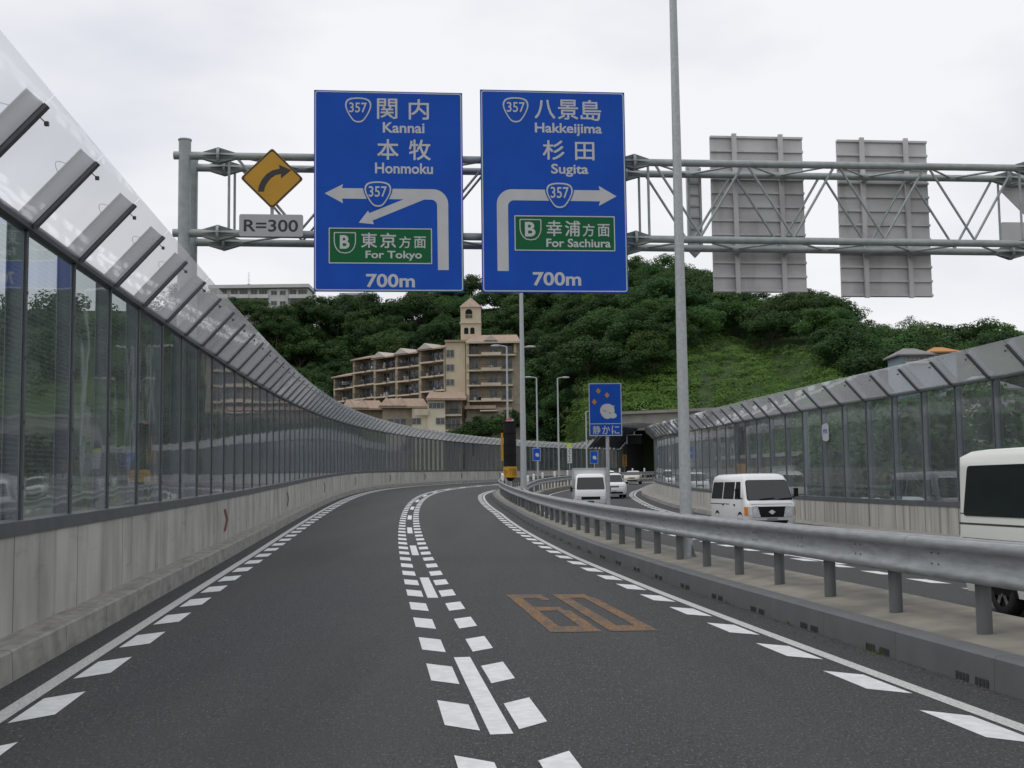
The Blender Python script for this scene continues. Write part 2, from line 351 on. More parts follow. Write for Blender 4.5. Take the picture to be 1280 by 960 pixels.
# ------------------------------------------------------------------ ground and roads
mb = MB(); R_ = 4000
mb.add([(-R_, -R_, -.9), (R_, -R_, -.9), (R_, R_, -.9), (-R_, R_, -.9)], [(0, 1, 2, 3)])
tag(mb.build('ground', M['ground']), kind='structure')
S0, S1 = -20, 300
mb = MB()
ss = srange(S0, S1, 1.5); nx = 6
for s0, s1 in zip(ss, ss[1:]):
    for k in range(nx):
        fo = lambda s, k: LK(s) - .3 + (RK(s) + .1 - LK(s) + .3) * k / nx
        mb.add([P(s0, fo(s0, k)), P(s0, fo(s0, k + 1)), P(s1, fo(s1, k + 1)), P(s1, fo(s1, k))], [(0, 1, 2, 3)])
road = tag(mb.build('road', M['asphalt']), kind='structure')
mb = MB(); strip(mb, S0, S1, lambda s: OL(s) - .6, lambda s: RW(s) + .3, 0, 0, Q)
road2 = tag(mb.build('opposite_road', M['asphalt']), kind='structure')
# markings
def para(mb, s0, s1, o0, o1, sk, fn=P, h=.004, mi=0):
    """skewed mark: o0 side spans s0..s1, o1 side is shifted by sk"""
    mb.add([fn(s0, o0(s0), h), fn(s0 + sk, o1(s0 + sk), h), fn(s1 + sk, o1(s1 + sk), h), fn(s1, o0(s1), h)], [(0, 1, 2, 3)], mi)
mb = MB(); strip(mb, S0, S1, lambda s: LLn(s) - .075, lambda s: LLn(s) + .075, .004, .004)
strip(mb, S0, S1, lambda s: RL(s) - .075, lambda s: RL(s) + .075, .004, .004)
mb.build('edge_line', M['oldpaint'], road)
mb = MB(); n = 0
ds = .0
for i in range(-5, 60):
    s0 = 8.95 + 10.98 * i / 5 * 0 + i * 10.35
    if s0 > 240: break
    ss = srange(s0, s0 + 3.9, 1.3)
    for a, b in zip(ss, ss[1:]): para(mb, a, b, K(-.085), K(.085), 0)
mb.build('centre_dash', M['paint'], road)
mbm = MB()
for i in range(-8, 120):
    s0 = 9.1 + i * 2.07
    if s0 > 240: break
    para(mbm, s0 + .25, s0 + 1.3, K(-.39), K(-.145), -.25); para(mbm, s0, s0 + 1.05, K(.145), K(.39), .25)
    a = s0 + .9
    para(mbm, a, a + 1.05, lambda s: LLn(s) + .13, lambda s: LLn(s) + .41, .3)
    para(mbm, a + .3, a + 1.35, lambda s: RL(s) - .41, lambda s: RL(s) - .13, -.3)
mbm.build('slow_down_mark', M['paint'], road)
# 60 speed figure painted on the right lane
mb = MB()
def gp(u, v): return P(14.75 + v * 4.95, 1.22 + u * 1.27 + .0 * v, .005)
def stroke(pts, wu, wv):
    for (u0, v0), (u1, v1) in zip(pts, pts[1:]):
        if abs(u1 - u0) > abs(v1 - v0): q = [(u0, v0 - wv / 2), (u1, v1 - wv / 2), (u1, v1 + wv / 2), (u0, v0 + wv / 2)]
        else: q = [(u0 - wu / 2, v0), (u0 + wu / 2, v0), (u1 + wu / 2, v1), (u1 - wu / 2, v1)]
        mb.add([gp(*t) for t in q], [(0, 1, 2, 3)])
stroke([(.075, .0), (.06, 1.0)], .15, .1); stroke([(.13, .94), (.44, .94)], .1, .12); stroke([(.40, .88), (.40, .80)], .1, .1)
stroke([(.15, .55), (.44, .55)], .1, .1); stroke([(.43, .5), (.43, 0.06)], .14, .1); stroke([(.15, .06), (.5, .06)], .1, .12)
stroke([(.655, .0), (.655, 1.0)], .15, .1); stroke([(.73, .94), (1.0, .94)], .1, .12); stroke([(.98, .88), (.98, 0.12)], .14, .1); stroke([(.73, .06), (1.05, .06)], .1, .12)
mb.build('speed_figure', M['orange'], road)
# opposite road markings
mb = MB(); strip(mb, S0, S1, lambda s: OL(s) - .07, lambda s: OL(s) + .07, .004, .004, Q)
strip(mb, S0, S1, lambda s: OR(s) - .07, lambda s: OR(s) + .07, .004, .004, Q)
mb.build('edge_line', M['oldpaint'], road2)
mb = MB()
for i in range(0, 26):
    s0 = 4.0 + i * 10.35
    for a, b in zip(srange(s0, s0 + 4, 2), srange(s0, s0 + 4, 2)[1:]): para(mb, a, b, lambda s: OC(s) - .08, lambda s: OC(s) + .08, 0, Q)
mb.build('centre_dash', M['paint'], road2)
mb = MB()
for i in range(0, 110):
    s0 = 5 + i * 2.07
    para(mb, s0 + .3, s0 + 1.3, lambda s: OC(s) - .4, lambda s: OC(s) - .15, -.25, Q); para(mb, s0, s0 + 1.05, lambda s: OC(s) + .15, lambda s: OC(s) + .4, .25, Q)
    para(mb, s0, s0 + 1.05, lambda s: OR(s) - .42, lambda s: OR(s) - .14, -.25, Q)
mb.build('slow_down_mark', M['paint'], road2)

# kerbs and median
mb = MB()
strip(mb, S0, S1, LK, lambda s: LK(s) - .015, -.01, .27, v0=0, v1=.27)
strip(mb, S0, S1, lambda s: LK(s) - .015, lambda s: LK(s) - .04, .27, .29, v0=.27, v1=.3)
strip(mb, S0, S1, lambda s: LK(s) - .04, lambda s: LB(s) - .02, .29, .30, v0=.3, v1=.65)
tag(mb.build('kerb', M['kerb']), kind='structure')
mb = MB()
strip(mb, S0, S1, RK, lambda s: RK(s) + .012, -.01, .27, v0=0, v1=.27)
strip(mb, S0, S1, lambda s: RK(s) + .012, lambda s: RK(s) + .04, .27, .295, v0=.27, v1=.3)
strip(mb, S0, S1, lambda s: RK(s) + .04, lambda s: RK(s) + .24, .295, .297, v0=.3, v1=.5)
kerb2 = tag(mb.build('kerb', M['darkkerb']), kind='structure')
mbs = MB()   # drain slots in the kerb
for i in range(0, 32):
    for k in range(2):
        for j in range(4):
            s_ = 8.05 + i * 2.05 + k * .36 + j * .065
            a = P(s_, RK(s_) - .006, .008); b = P(s_ + .045, RK(s_ + .045) - .006, .008)
            mbs.add([a, b, b + Vector((.004, 0, .068)), a + Vector((.004, 0, .068))], [(0, 1, 2, 3)])
mbs.build('drain_slot', M['slot'], kerb2)
mb = MB()
strip(mb, S0, S1, lambda s: RK(s) + .24, BK_, .29, .30, P, fn1=lambda s, o, h: Vector((*Q(s, o)[:2], Q(s, o)[2] + h)))
strip(mb, S0, S1, BK_, BK_, .30, -.02, Q)
tag(mb.build('median_strip', M['deck']), kind='structure')
mb = MB()   # grit lying in the gutter along the kerb
random.seed(3)
for i in range(900):
    s_ = 7 + random.random() ** 1.5 * 60; o = RK(s_) - .02 - abs(random.gauss(0, .09)); r = .006 + random.random() * .014; p = P(s_, o, .002)
    n_ = 5; a0 = random.random() * 6
    mb.add([p + Vector((r * math.cos(a0 + 2 * PI * k / n_) * random.uniform(.6, 1.2), r * 1.3 * math.sin(a0 + 2 * PI * k / n_), 0)) for k in range(n_)] + [p + Vector((0, 0, r * .7))], [(k, (k + 1) % n_, n_) for k in range(n_)])
tag(mb.build('gutter_grit', M['dirt']), 'pale grit and crumbs lying along the foot of the median kerb', 'grit', kind='stuff')
mb = MB()
for s_, n_ in ((12.35, 26), (12.6, 14), (15.2, 10), (17.9, 12), (20.4, 10), (24.6, 8)):
    for k in range(n_):
        p = P(s_ + random.gauss(0, .09), RK(s_) - .015 - abs(random.gauss(0, .015)), .003); h = random.uniform(.02, .075); a = random.random() * 6; q = Vector((math.cos(a), math.sin(a), 0))
        mb.add([p - q * .005, p + q * .005, p + q * .012 + Vector((random.uniform(-.02, .01), random.uniform(-.02, .02), h))], [(0, 1, 2)])
tag(mb.build('weeds', mat('weed', (.09, .11, .02), .8)), 'small weeds growing from the joint at the foot of the median kerb', 'weeds', kind='stuff')
mb = MB(); strip(mb, S0, S1, lambda s: RW(s) - 1.0, lambda s: RW(s) - .98, -.02, .2, Q, v0=0, v1=.2); strip(mb, S0, S1, lambda s: RW(s) - .98, lambda s: RW(s) + .05, .2, .21, Q, v0=.2, v1=.6)
tag(mb.build('kerb', M['kerb']), kind='structure')

# ------------------------------------------------------------------ noise barriers
def barrier(name, label, base_fn, off, a, step, n, side, hb, ht, hroad, fn, arm_len=1.0, grow=None):
    """side=+1: canopy leans towards +offset"""
    L0 = fn(a, off(a), 0)
    root = thing(name, label, 'noise barrier', (L0.x, L0.y, L0.z))
    # stations at even spacing along the offset curve
    st = [a]; s = a
    while len(st) < n + 1:
        p0 = fn(s, off(s)); ds_ = step
        for _ in range(4):
            d_ = (fn(s + ds_, off(s + ds_)) - p0).xy.length; ds_ *= step / d_
        s += ds_; st.append(s)
    s_end = st[-1]
    cb = MB(); strip(cb, a - 10, s_end, off, off, 0.0 + hroad, hb, fn, 2, v0=0, v1=hb - hroad)
    strip(cb, a - 10, s_end, off, lambda s: off(s) - side * .3, hb, hb, fn, 2); strip(cb, a - 10, s_end, lambda s: off(s) - side * .3, lambda s: off(s) - side * .3, -1.6, hb, fn, 2, v0=0, v1=2)
    cb.build('concrete_base', M['concrete'] if side > 0 else M['concrete_pale'], root, True)
    rb = MB(); rt = MB()
    gl = .13   # glass line is set back from the wall face
    for s0, s1 in zip(st, st[1:]):
        for m_, z0, z1, t0, t1 in ((rb, hb + .002, hb + .15, -.02, .2), (rt, ht - .10, ht, .06, .2)):
            m_.hexa([fn(s_, off(s_) - side * t, z) for z in (z0, z1) for t in (t0, t1) for s_ in (s0, s1)])
    rb.build('bottom_rail', M['frame'], root, True); rt.build('top_rail', M['frame'], root, True)
    pm = am = None
    for i, s in enumerate(st):
        if i >= 100: break
        p = fn(s, off(s) - side * gl, 0); g = grow(s) if grow else 1.0
        if pm is None:
            mp_ = MB(); zc_, hh_ = (hb + .15 + ht) / 2, ht - hb - .15
            mp_.box((side * .012, 0, zc_), (.022, .075, hh_)); mp_.box((-side * .10, 0, zc_), (.16, .012, hh_), mi=1)
            mp_.box((-side * .012, 0, zc_), (.012, .13, hh_), mi=1); mp_.box((-side * .186, 0, zc_), (.012, .13, hh_), mi=1)
            for k in range(5): mp_.box((side * .028, 0, hb + .5 + k * .72), (.014, .032, .032))
            post0 = mp_.build('post', [M['frame'], M['arm']], root); pm = post0
        else: post0 = link_copy(pm, root)
        post0.location = p - L0; post0.rotation_euler = (0, 0, -th(s))
        if am is None:
            ma = MB(); q = math.radians(48)
            e = Vector((side * math.cos(q), 0, math.sin(q))); nn = Vector((-side * math.sin(q), 0, math.cos(q)))
            A = Vector((side * .07, 0, ht - .05)); B = A + e * arm_len
            for yy0, yy1, t0, t1 in ((-.006, .006, .012, .2), (-.05, .05, .2, .212), (-.05, .05, .002, .011)):
                ma.hexa([c + Vector((0, yy, 0)) + nn * t for c in (A, B) for t in (t0, t1) for yy in (yy0, yy1)], 0)
            ma.hexa([c + Vector((0, yy, 0)) + nn * t for c in (A, B + e * .01) for t in (-.045, -.008) for yy in (-.045, .045)], 1)
            ma.tube([B - e * .12 + nn * q_ + Vector((0, w_, 0)) for q_, w_ in ((.0, .0), (-.05, .06), (-.09, .10))], .006, 5, 1); ma.box(B - e * .12 - nn * .1 + Vector((0, .11, 0)), (.04, .04, .04), mi=1)
            ma.tube([B - e * .3 + nn * (.2 + .07 * math.sin(k * PI / 6)) + Vector((0, -.05 - .08 * math.sin(k * PI / 6) * 1, 0)) + e * (.14 * k / 6 - .07) for k in range(7)], .004, 5, 1)
            am = arm0 = ma.build('canopy_arm', [M['arm'], M['frame']], root)
        else: arm0 = link_copy(am, root)
        arm0.location = p - L0; arm0.rotation_euler = (0, 0, -th(s)); arm0.scale = (g, 1, 1) if g == 1 else (g, 1, 1)
        if g != 1: arm0.scale = (g, 1, g); arm0.location = p - L0 + Vector((0, 0, (ht - .05) * (1 - g)))
    q = math.radians(48)
    for i, (s0, s1) in enumerate(zip(st, st[1:])):
        if i >= 100: break
        g = grow(s0) if grow else 1.0
        sm0, sm1 = s0 + .06 * (s1 - s0) / step, s1 - .06 * (s1 - s0) / step
        gp_ = MB(); o0, o1 = off(sm0) - side * gl, off(sm1) - side * gl
        uv = [(0, 0), (2, 0), (0, 0), (2, 0), (0, 3.2), (2, 3.2), (0, 3.2), (2, 3.2)]
        gp_.add([fn(sm0, o0, hb + .15), fn(sm1, o1, hb + .15), fn(sm1, o1, ht - .1), fn(sm0, o0, ht - .1)], [(0, 1, 2, 3) if side > 0 else (3, 2, 1, 0)], 0, [(0, 0), (2, 0), (2, 3.2), (0, 3.2)])
        gp_.build('glass_panel', M['glass'], root, True)
        cp_ = MB(); Lc = (arm_len + .13) * g
        def cpt(s, u): return fn(s, off(s) - side * gl + side * (.07 * 1 + u * math.cos(q)), ht - .05 + u * math.sin(q))
        c0, c1 = s0 + .01, s1 - .01
        cp_.add([cpt(c0, .0), cpt(c1, .0), cpt(c1, Lc), cpt(c0, Lc)], [(0, 1, 2, 3) if side > 0 else (3, 2, 1, 0)])
        cp_.build('canopy_panel', M['canopy'], root, True)
    # chevrons painted on the concrete
    return root, st
grow = lambda s: 1.0 if s < 190 else min(3.2, 1.0 + (s - 190) / 8)
bl, stl = barrier('noise_barrier', 'tall glass noise barrier on stained concrete wall along the left road edge', None, LB, 7.45, 2.14, 97, 1, 1.294, 4.757, .25, P, grow=grow)
br, str_ = barrier('noise_barrier', 'glass noise barrier with tilted canopy behind the white vans on the right', None, RW, 21.3, 2.14, 74, -1, .97, 4.43, .15, Q, arm_len=.87)
for i, s in enumerate((30, 47.5, 66, 85, 104, 121.5, 139, 157, 174.5, 187.5)):
    mb = MB(); w_, h_ = .42, .27
    for sg in (1, -1):
        a = [(0, sg * h_), (.40, sg * h_), (.40 + w_, 0), (w_, 0)]
        mb.add([P(s + u, LB(s + u) + .006, .98 + v - .2) for u, v in a], [(0, 1, 2, 3) if sg < 0 else (3, 2, 1, 0)])
    mb.build('chevron_mark', M['chevred'] if i == 0 else M['brown'], bl, True)

# ------------------------------------------------------------------ guard rails
def wbeam(mb, f, a, b, out, d=1.0, fn=P, hb=.80, ht=1.215):
    H = ht - hb
    prof = [(0, .02), (.03, 0), (.07, .008), (.092, .035), (.092, .075), (.07, .105), (.05, .125), (.045, .5 * H), (.05, H - .135), (.07, H - .115), (.092, H - .085), (.092, H - .04), (.07, H - .01), (.03, H), (0, H - .02)]
    ss = srange(a, b, d); n = len(prof)
    full = prof + [(max(u - .02, -.012), .04 + v * (H - .08) / H) for u, v in prof[::-1]]; n = len(full)
    vs_ = []
    for s in ss: vs_ += [fn(s, f(s) + out * u, hb + v) for u, v in full]
    fs = []
    for i in range(len(ss) - 1):
        for k in range(n):
            q = (i * n + k, i * n + (k + 1) % n, (i + 1) * n + (k + 1) % n, (i + 1) * n + k); fs.append(q if out < 0 else q[::-1])
    mb.add(vs_, fs, smooth=True)
gr_loc = P(9, RP(9), .29)
gr = thing('guard_rail', 'long zinc guard rail on round posts along the near median kerb', 'guard rail', gr_loc)
mb = MB(); wbeam(mb, lambda s: RP(s) - .09, -8, 225, -1); bo = mb.build('beam', M['rail'], gr, True, sharp=60)
mb = MB()
for i in range(0, 56):   # splice bolts
    s = 8.0 + i * 2.03
    for du in (-.1, 0.05):
        for hh in (.95, 1.06): mb.box(P(s + du, RP(s) - .138, hh), (.024, .012, .014), rz=-th(s))
mb.build('bolt', M['frame'], bo, True)
mb = MB()
for i in range(0, 24):
    mb = MB(); s = 8.6 + i * 4.06; wbeam(mb, lambda q: RP(q) - .0925, s, s + .36, -1, .36, hb=.7985, ht=1.2165); mb.build('lap_joint', M['rail'], gr, True, sharp=60)
PS = 2.03; pm = None
for i in range(-3, 96):
    s = 11.33 + i * PS; p = P(s, RP(s), .29)
    if pm is None:
        mp_ = MB(); mp_.cyl((0, 0, -.05), (0, 0, .86), .075, n=16); mp_.cyl((0, 0, .0), (0, 0, .012), .13, n=16); mp_.box((0, 0, .72), (.2, .1, .12)); pm = o = mp_.build('post', M['railpost'], gr)
    else: o = link_copy(pm, gr)
    o.location = p - Vector(gr_loc); o.rotation_euler = (0, 0, -th(s))
def RB(s):   # back rail line
    return lerp(s, [45, 58], [RP(s) + .13, OL(s) - .95]) if s < 58 else OL(s) - .95
def PB(s, o, h): 
    return P(s, o, h) if s < 45 else (lambda a, b, t: a + (b - a) * t)(P(s, o, h), Q(s, o, h), min(1, (s - 45) / 13))
g2loc = P(50, RB(50), .29)
gr2 = thing('guard_rail', 'second guard rail with slim posts facing the oncoming white cars', 'guard rail', g2loc)
mb = MB(); wbeam(mb, RB, -8, 58, 1, fn=PB); wbeam(mb, lambda s: RB(s), 58, 215, 1, fn=PB); mb.build('beam', M['rail'], gr2, True, sharp=60)
pm = None
for i in range(0, 70):
    s = 56 + i * 2.03; p = PB(s, RB(s) - .1, .29)
    if pm is None:
        mp_ = MB(); mp_.cyl((0, 0, -.05), (0, 0, .86), .075, n=10); mp_.box((.06, 0, .72), (.12, .08, .1)); pm = o = mp_.build('post', M['railpost'], gr2)
    else: o = link_copy(pm, gr2)
    o.location = p - Vector(g2loc); o.rotation_euler = (0, 0, -th(s))

# ------------------------------------------------------------------ gantry
GA = .1050
ge = Vector((math.cos(GA), math.sin(GA), 0)); gn = Vector((-math.sin(GA), math.cos(GA), 0))   # along, away from camera
G0 = at(240, 300, 26.0)
def gpt(px, py, back=0.0):
    """(distance along the gantry, height) where a photo pixel meets the plane `back` metres behind the front chords"""
    d = ray(px, py); o = Vector((0, 0, HC)); q = G0 + gn * back
    t = (q - o).dot(gn) / d.dot(gn); p = o + d * t
    return (p - G0).dot(ge), p.z
def gw(u, b, z): return Vector((G0.x, G0.y, 0)) + ge * u + gn * b + Vector((0, 0, z))
zt = gpt(400, 197)[1]; zb = gpt(400, 293.5)[1]; z_t2 = gpt(1200, 209)[1]; z_b2 = gpt(1200, 304)[1]
uL = gpt(237, 250)[0]; uE = 21.8
def gz(u, top): # chord height, measured at two ends
    u1, u2 = gpt(400, 197)[0], gpt(1200, 209)[0]; f = (u - u1) / (u2 - u1)
    return (zt + (z_t2 - zt) * f) if top else (zb + (z_b2 - zb) * f)
gan = thing('sign_gantry', 'lattice steel sign gantry spanning both roads on round columns', 'gantry', (gw(uL, 0, 0).x, gw(uL, 0, 0).y, -.9), GA)
GD = 1.0
for back in (0, GD):
    for top in (True, False):
        mb = MB(); mb.cyl(gw(uL - .1, back, gz(uL - .1, top)), gw(uE, back, gz(uE, top)), .085, n=14)
        for uf in (gpt(792, 200)[0], uL + .62, gpt(792, 200)[0] + 9.55):     # flanged joints with gusset fins
            c = gw(uf, back, gz(uf, top))
            mb.cyl(c - ge * .03, c + ge * .03, .19, n=14)
            for k in range(6):
                a = k * PI / 3; dv = gn * math.cos(a) + Vector((0, 0, math.sin(a)))
                tx = ge.cross(dv) * .008
                mb.add([c - ge * .38 + dv * .08 + tx, c + dv * .2 + tx, c + ge * .38 + dv * .08 + tx, c - ge * .38 + dv * .08 - tx, c + dv * .2 - tx, c + ge * .38 + dv * .08 - tx], [(0, 1, 2), (5, 4, 3), (0, 3, 4, 1), (1, 4, 5, 2)])
        mb.build('chord', M['steel'], gan, True)
segs = [(uL + .95, gpt(792, 200)[0] - .45, 6), (gpt(792, 200)[0] + .45, uE - .4, 9)]
segs = [(uL + .95, gpt(785, 200)[0] - .3, 3), (gpt(815, 200)[0] + .0, gpt(1268, 200)[0], 4)]
for a, b, nb in segs:
    du = (b - a) / nb
    for k in range(nb):
        u0 = a + k * du; um = u0 + du / 2; u1 = u0 + du
        for back in (0, GD):
            for (p, q) in (((u0, True), (um, False)), ((um, False), (u1, True))):
                mb = MB(); mb.cyl(gw(p[0] + (.04 if p[1] else -.04), back, gz(p[0], p[1])), gw(q[0] + (.06 if not q[1] else -.04), back, gz(q[0], q[1])), .03, n=8); mb.build('brace', M['steel'], gan, True)
        for top in (True, False):
            mb = MB(); mb.cyl(gw(u0, 0 if top else GD, gz(u0, top)), gw(um, GD if top else 0, gz(um, top)), .026, n=8); mb.build('brace', M['steel'], gan, True)
            mb = MB(); mb.cyl(gw(um, GD if top else 0, gz(um, top)), gw(u1, 0 if top else GD, gz(u1, top)), .026, n=8); mb.build('brace', M['steel'], gan, True)
    for uu in (a - .1, b + .1):
        for back in (0, GD):
            mb = MB(); mb.cyl(gw(uu, back, gz(uu, False)), gw(uu, back, gz(uu, True)), .03, n=8); mb.build('brace', M['steel'], gan, True)
ztop = gpt(230, 176)[1]
for uu in (gpt(231, 200)[0], uE + .3):
    for back, zz in ((0, ztop), (GD, ztop - .15)):
        mb = MB(); mb.cyl(gw(uu, back, -.9), gw(uu, back, zz), .135, n=18); mb.cyl(gw(uu, back, zz), gw(uu, back, zz + .03), .15, n=18)
        for top in (True, False): mb.cyl(gw(uu - .24, back, gz(uu, top)), gw(uu + .5, back, gz(uu, top)), .09, n=12)
        mb.build('column', M['steel'], gan, True)

# ------------------------------------------------------------------ sign helpers
def text_geo(txt, bold=0.0):
    cu = bpy.data.curves.new('t', 'FONT'); cu.body = txt; cu.size = 1; cu.offset = bold; cu.resolution_u = 4
    o = bpy.data.objects.new('t', cu); col.objects.link(o); bpy.context.view_layer.update()
    me = bpy.data.meshes.new_from_object(o.evaluated_get(bpy.context.evaluated_depsgraph_get()))
    v = [(p.co.x, p.co.y) for p in me.vertices]; f = [tuple(q.vertices) for q in me.polygons]
    bpy.data.objects.remove(o); bpy.data.curves.remove(cu); bpy.data.meshes.remove(me)
    return v, f
class Face:
    """draws flat artwork on a sign, in photo pixels mapped linearly to the sign's own plane"""
    def __init__(s, xc, yc, S): s.xc, s.yc, s.S = xc, yc, S
    def m(s, x, y): return ((x - s.xc) / s.S, (s.yc - y) / s.S)
    def text(s, mb, txt, x0, y0, x1, y1, y, bold=.012, mi=0):
        if ord(txt[0]) > 0x2000 and bold < .011:      # brush strokes thickened by layering
            q = (x1 - x0) * .012
            for k, (dx, dy) in enumerate(((-q, -q), (q, q), (-q, q), (q, -q))): s.text(mb, txt, x0 + q + dx, y0 + q + dy, x1 - q + dx, y1 - q + dy, y - k * .0006, 0.0, mi) if bold else None
            if bold: return
        v, f = text_geo(txt, bold)
        if not v: return
        ax, bx = min(p[0] for p in v), max(p[0] for p in v); ay, by = min(p[1] for p in v), max(p[1] for p in v)
        X0, Z1 = s.m(x0, y0); X1, Z0 = s.m(x1, y1)
        mb.add([(X0 + (p[0] - ax) / (bx - ax) * (X1 - X0), y, Z0 + (p[1] - ay) / (by - ay) * (Z1 - Z0)) for p in v], f, mi)
    def poly(s, mb, pts, y, mi=0): mb.flat([s.m(*p) for p in pts], y, mi)
    def rect(s, x0, y0, x1, y1, r=0, n=4): 
        pts = []
        for cx, cy_, a in ((x0 + r, y0 + r, 180), (x1 - r, y0 + r, 270), (x1 - r, y1 - r, 0), (x0 + r, y1 - r, 90)):
            for k in range(n + 1): t = math.radians(a + 90 * k / n); pts.append((cx + r * math.cos(t), cy_ + r * math.sin(t)))
        return pts
def shield(x0, y0, x1, y1):
    """rounded inverted triangle of a national route"""
    xc = (x0 + x1) / 2; w_ = (x1 - x0) / 2; h = y1 - y0; r = []
    for (a, b) in [(-.62, .03), (-.3, .0), (0, -.005), (.3, 0), (.62, .03), (.85, .09), (.97, .19), (1.0, .31), (.95, .44), (.82, .6), (.62, .78), (.42, .92), (.22, .985), (0, 1.0), (-.22, .985), (-.42, .92), (-.62, .78), (-.82, .6), (-.95, .44), (-1.0, .31), (-.97, .19), (-.85, .09)]:
        r.append((xc + a * w_, y0 + b * h))
    return r
def bshield(x0, y0, x1, y1):
    xc = (x0 + x1) / 2; w_ = (x1 - x0) / 2; h = y1 - y0
    return [(xc + a * w_, y0 + b * h) for a, b in [(-.93, 0), (-.4, 0), (.4, 0), (.93, 0), (1, .04), (1, .3), (.99, .5), (.9, .68), (.72, .84), (.45, .96), (0, 1), (-.45, .96), (-.72, .84), (-.9, .68), (-.99, .5), (-1, .3), (-1, .04)]]
def inset(pts, k):
    xc = sum(p[0] for p in pts) / len(pts); yc = (min(p[1] for p in pts) + max(p[1] for p in pts)) / 2
    return [(xc + (p[0] - xc) * k, yc + (p[1] - yc) * k) for p in pts]
def sign_root(name, label, cat, x0, y0, x1, y1, back, extra=None, mats=None, group=None, thick=.05, r=0):
    xc, yc = (x0 + x1) / 2, (y0 + y1) / 2
    u0, z0 = gpt(x0, yc, back); u1, z1 = gpt(x1, yc, back); uc, zc = gpt(xc, yc, back); S = (x1 - x0) / (u1 - u0)
    fc = Face(xc, yc, S); p = gw(uc, back, zc)
    mb = MB(); mb.prism([fc.m(*q) for q in fc.rect(x0, y0, x1, y1, r, 3)], 0, thick)
    if extra: extra(mb, fc)
    o = mb.build(name, mats or [M['blue'], M['steel']]); o.location = p; o.rotation_euler = (0, 0, GA); tag(o, label, cat, group)
    return o, fc
def rib_back(n, verts):
    def f(mb, fc): pass
    return f
def add_border(o, fc, x0, y0, x1, y1, wd, inn=1.2, y=-.003, name='border', m=None):
    mb = MB(); mb.ring([fc.m(*p) for p in fc.rect(x0 + inn, y0 + inn, x1 - inn, y1 - inn, 3.2)], [fc.m(*p) for p in fc.rect(x0 + inn + wd, y0 + inn + wd, x1 - inn - wd, y1 - inn - wd, 2.2)], y); return mb.build(name, m or M['white'], o)
def struts(mb, fc, xs, y0, y1):  # brackets that tie a panel to the chords
    for x in xs:
        X, Z0 = fc.m(x, y1); Z1 = fc.m(x, y0)[1]; mb.box((X, .12, (Z0 + Z1) / 2), (.08, .1, Z1 - Z0), mi=1)
def route_shield(o, fc, box, digits, y, plate=False):
    ou = shield(*box); mb = MB()
    if plate: fc.poly(mb, inset(ou, 1.1), y, 1)
    mb.ring([fc.m(*p) for p in ou], [fc.m(*p) for p in inset(ou, .885)], y - .003, 0)
    q = mb.build('route_shield', [M['white'], M['blue']], o)
    mb = MB(); fc.text(mb, '357', *digits, y - .005, .012); mb.build('number', M['white'], q)
def green_plate(o, fc, box, bs, bl_, kan, sub, subbox):
    x0, y0, x1, y1 = box; mb = MB(); fc.poly(mb, fc.rect(x0, y0, x1, y1, .5, 1), -.003); q = mb.build('expressway_panel', M['green'], o)
    mb = MB(); mb.ring([fc.m(*p) for p in fc.rect(x0, y0, x1, y1, .8)], [fc.m(*p) for p in fc.rect(x0 + 1.3, y0 + 1.3, x1 - 1.3, y1 - 1.3, .5)], -.006); mb.build('border', M['white'], q)
    mb = MB(); ou = bshield(*bs); mb.ring([fc.m(*p) for p in ou], [fc.m(*p) for p in inset(ou, .91)], -.006); fc.text(mb, 'B', *bl_, -.006, .03); mb.build('route_emblem', M['white'], q)
    mb = MB()
    for c, b in kan: fc.text(mb, c, *b, -.006, .006)
    fc.text(mb, sub, *subbox, -.006, .02); mb.build('lettering', M['white'], q)
def arc(cx, cy_, r, a0, a1, n=8): return [(cx + r * math.cos(math.radians(a0 + (a1 - a0) * k / n)), cy_ + r * math.sin(math.radians(a0 + (a1 - a0) * k / n))) for k in range(n + 1)]

# left direction sign
x0, y0, x1, y1 = 393, 110.5, 579.5, 366.5
s1, fc = sign_root('direction_sign', 'blue road sign for Kannai and Honmoku with arrows bending left', 'road sign', x0, y0, x1, y1, -.32, lambda mb, fc: struts(mb, fc, (430, 486, 542), 180, 310))
add_border(s1, fc, x0, y0, x1, y1, 1.3)
mb = MB()
for t, b in (('関', (471.6, 119.8, 497.2, 146.4)), ('内', (511.5, 119.8, 537, 146.4)), ('本', (471.6, 172.2, 498.6, 198.8)), ('牧', (511.5, 172.2, 539, 198.8))): fc.text(mb, t, *b, -.003, .008)
fc.text(mb, 'Kannai', 478.8, 150.4, 531.3, 164, -.003, .022); fc.text(mb, 'Honmoku', 468.9, 202.6, 541.6, 216.5, -.003, .022); fc.text(mb, '700m', 457.3, 344.1, 518, 361.3, -.003, .024)
mb.build('lettering', M['white'], s1)
mb = MB()
fc.poly(mb, [(406.3, 242.7), (429, 230.7), (427.8, 235.8), (427.8, 249.2), (429, 255.2)], -.003)
fc.poly(mb, [(427.8, 235.8), (541.5, 235.8), (539, 249.2), (427.8, 249.2)], -.003)
o_ = arc(541.5, 254.8, 19, -90, 0); i_ = arc(539, 256.7, 7.5, -90, 0)
for k in range(8): fc.poly(mb, [o_[k], o_[k + 1], i_[k + 1], i_[k]], -.003)
fc.poly(mb, [(546.5, 256.7), (560.5, 254.8), (560.5, 338.9), (547, 338.9)], -.003)
fc.poly(mb, [(461.6, 267.3), (504.6, 249.2), (530.4, 249.2), (465.6, 276.7)], -.003); fc.poly(mb, [(448.4, 279.6), (460, 264.2), (461.6, 267.3), (465.6, 276.7), (467.3, 281.4)], -.003)
mb.build('route_arrow', M['white'], s1)
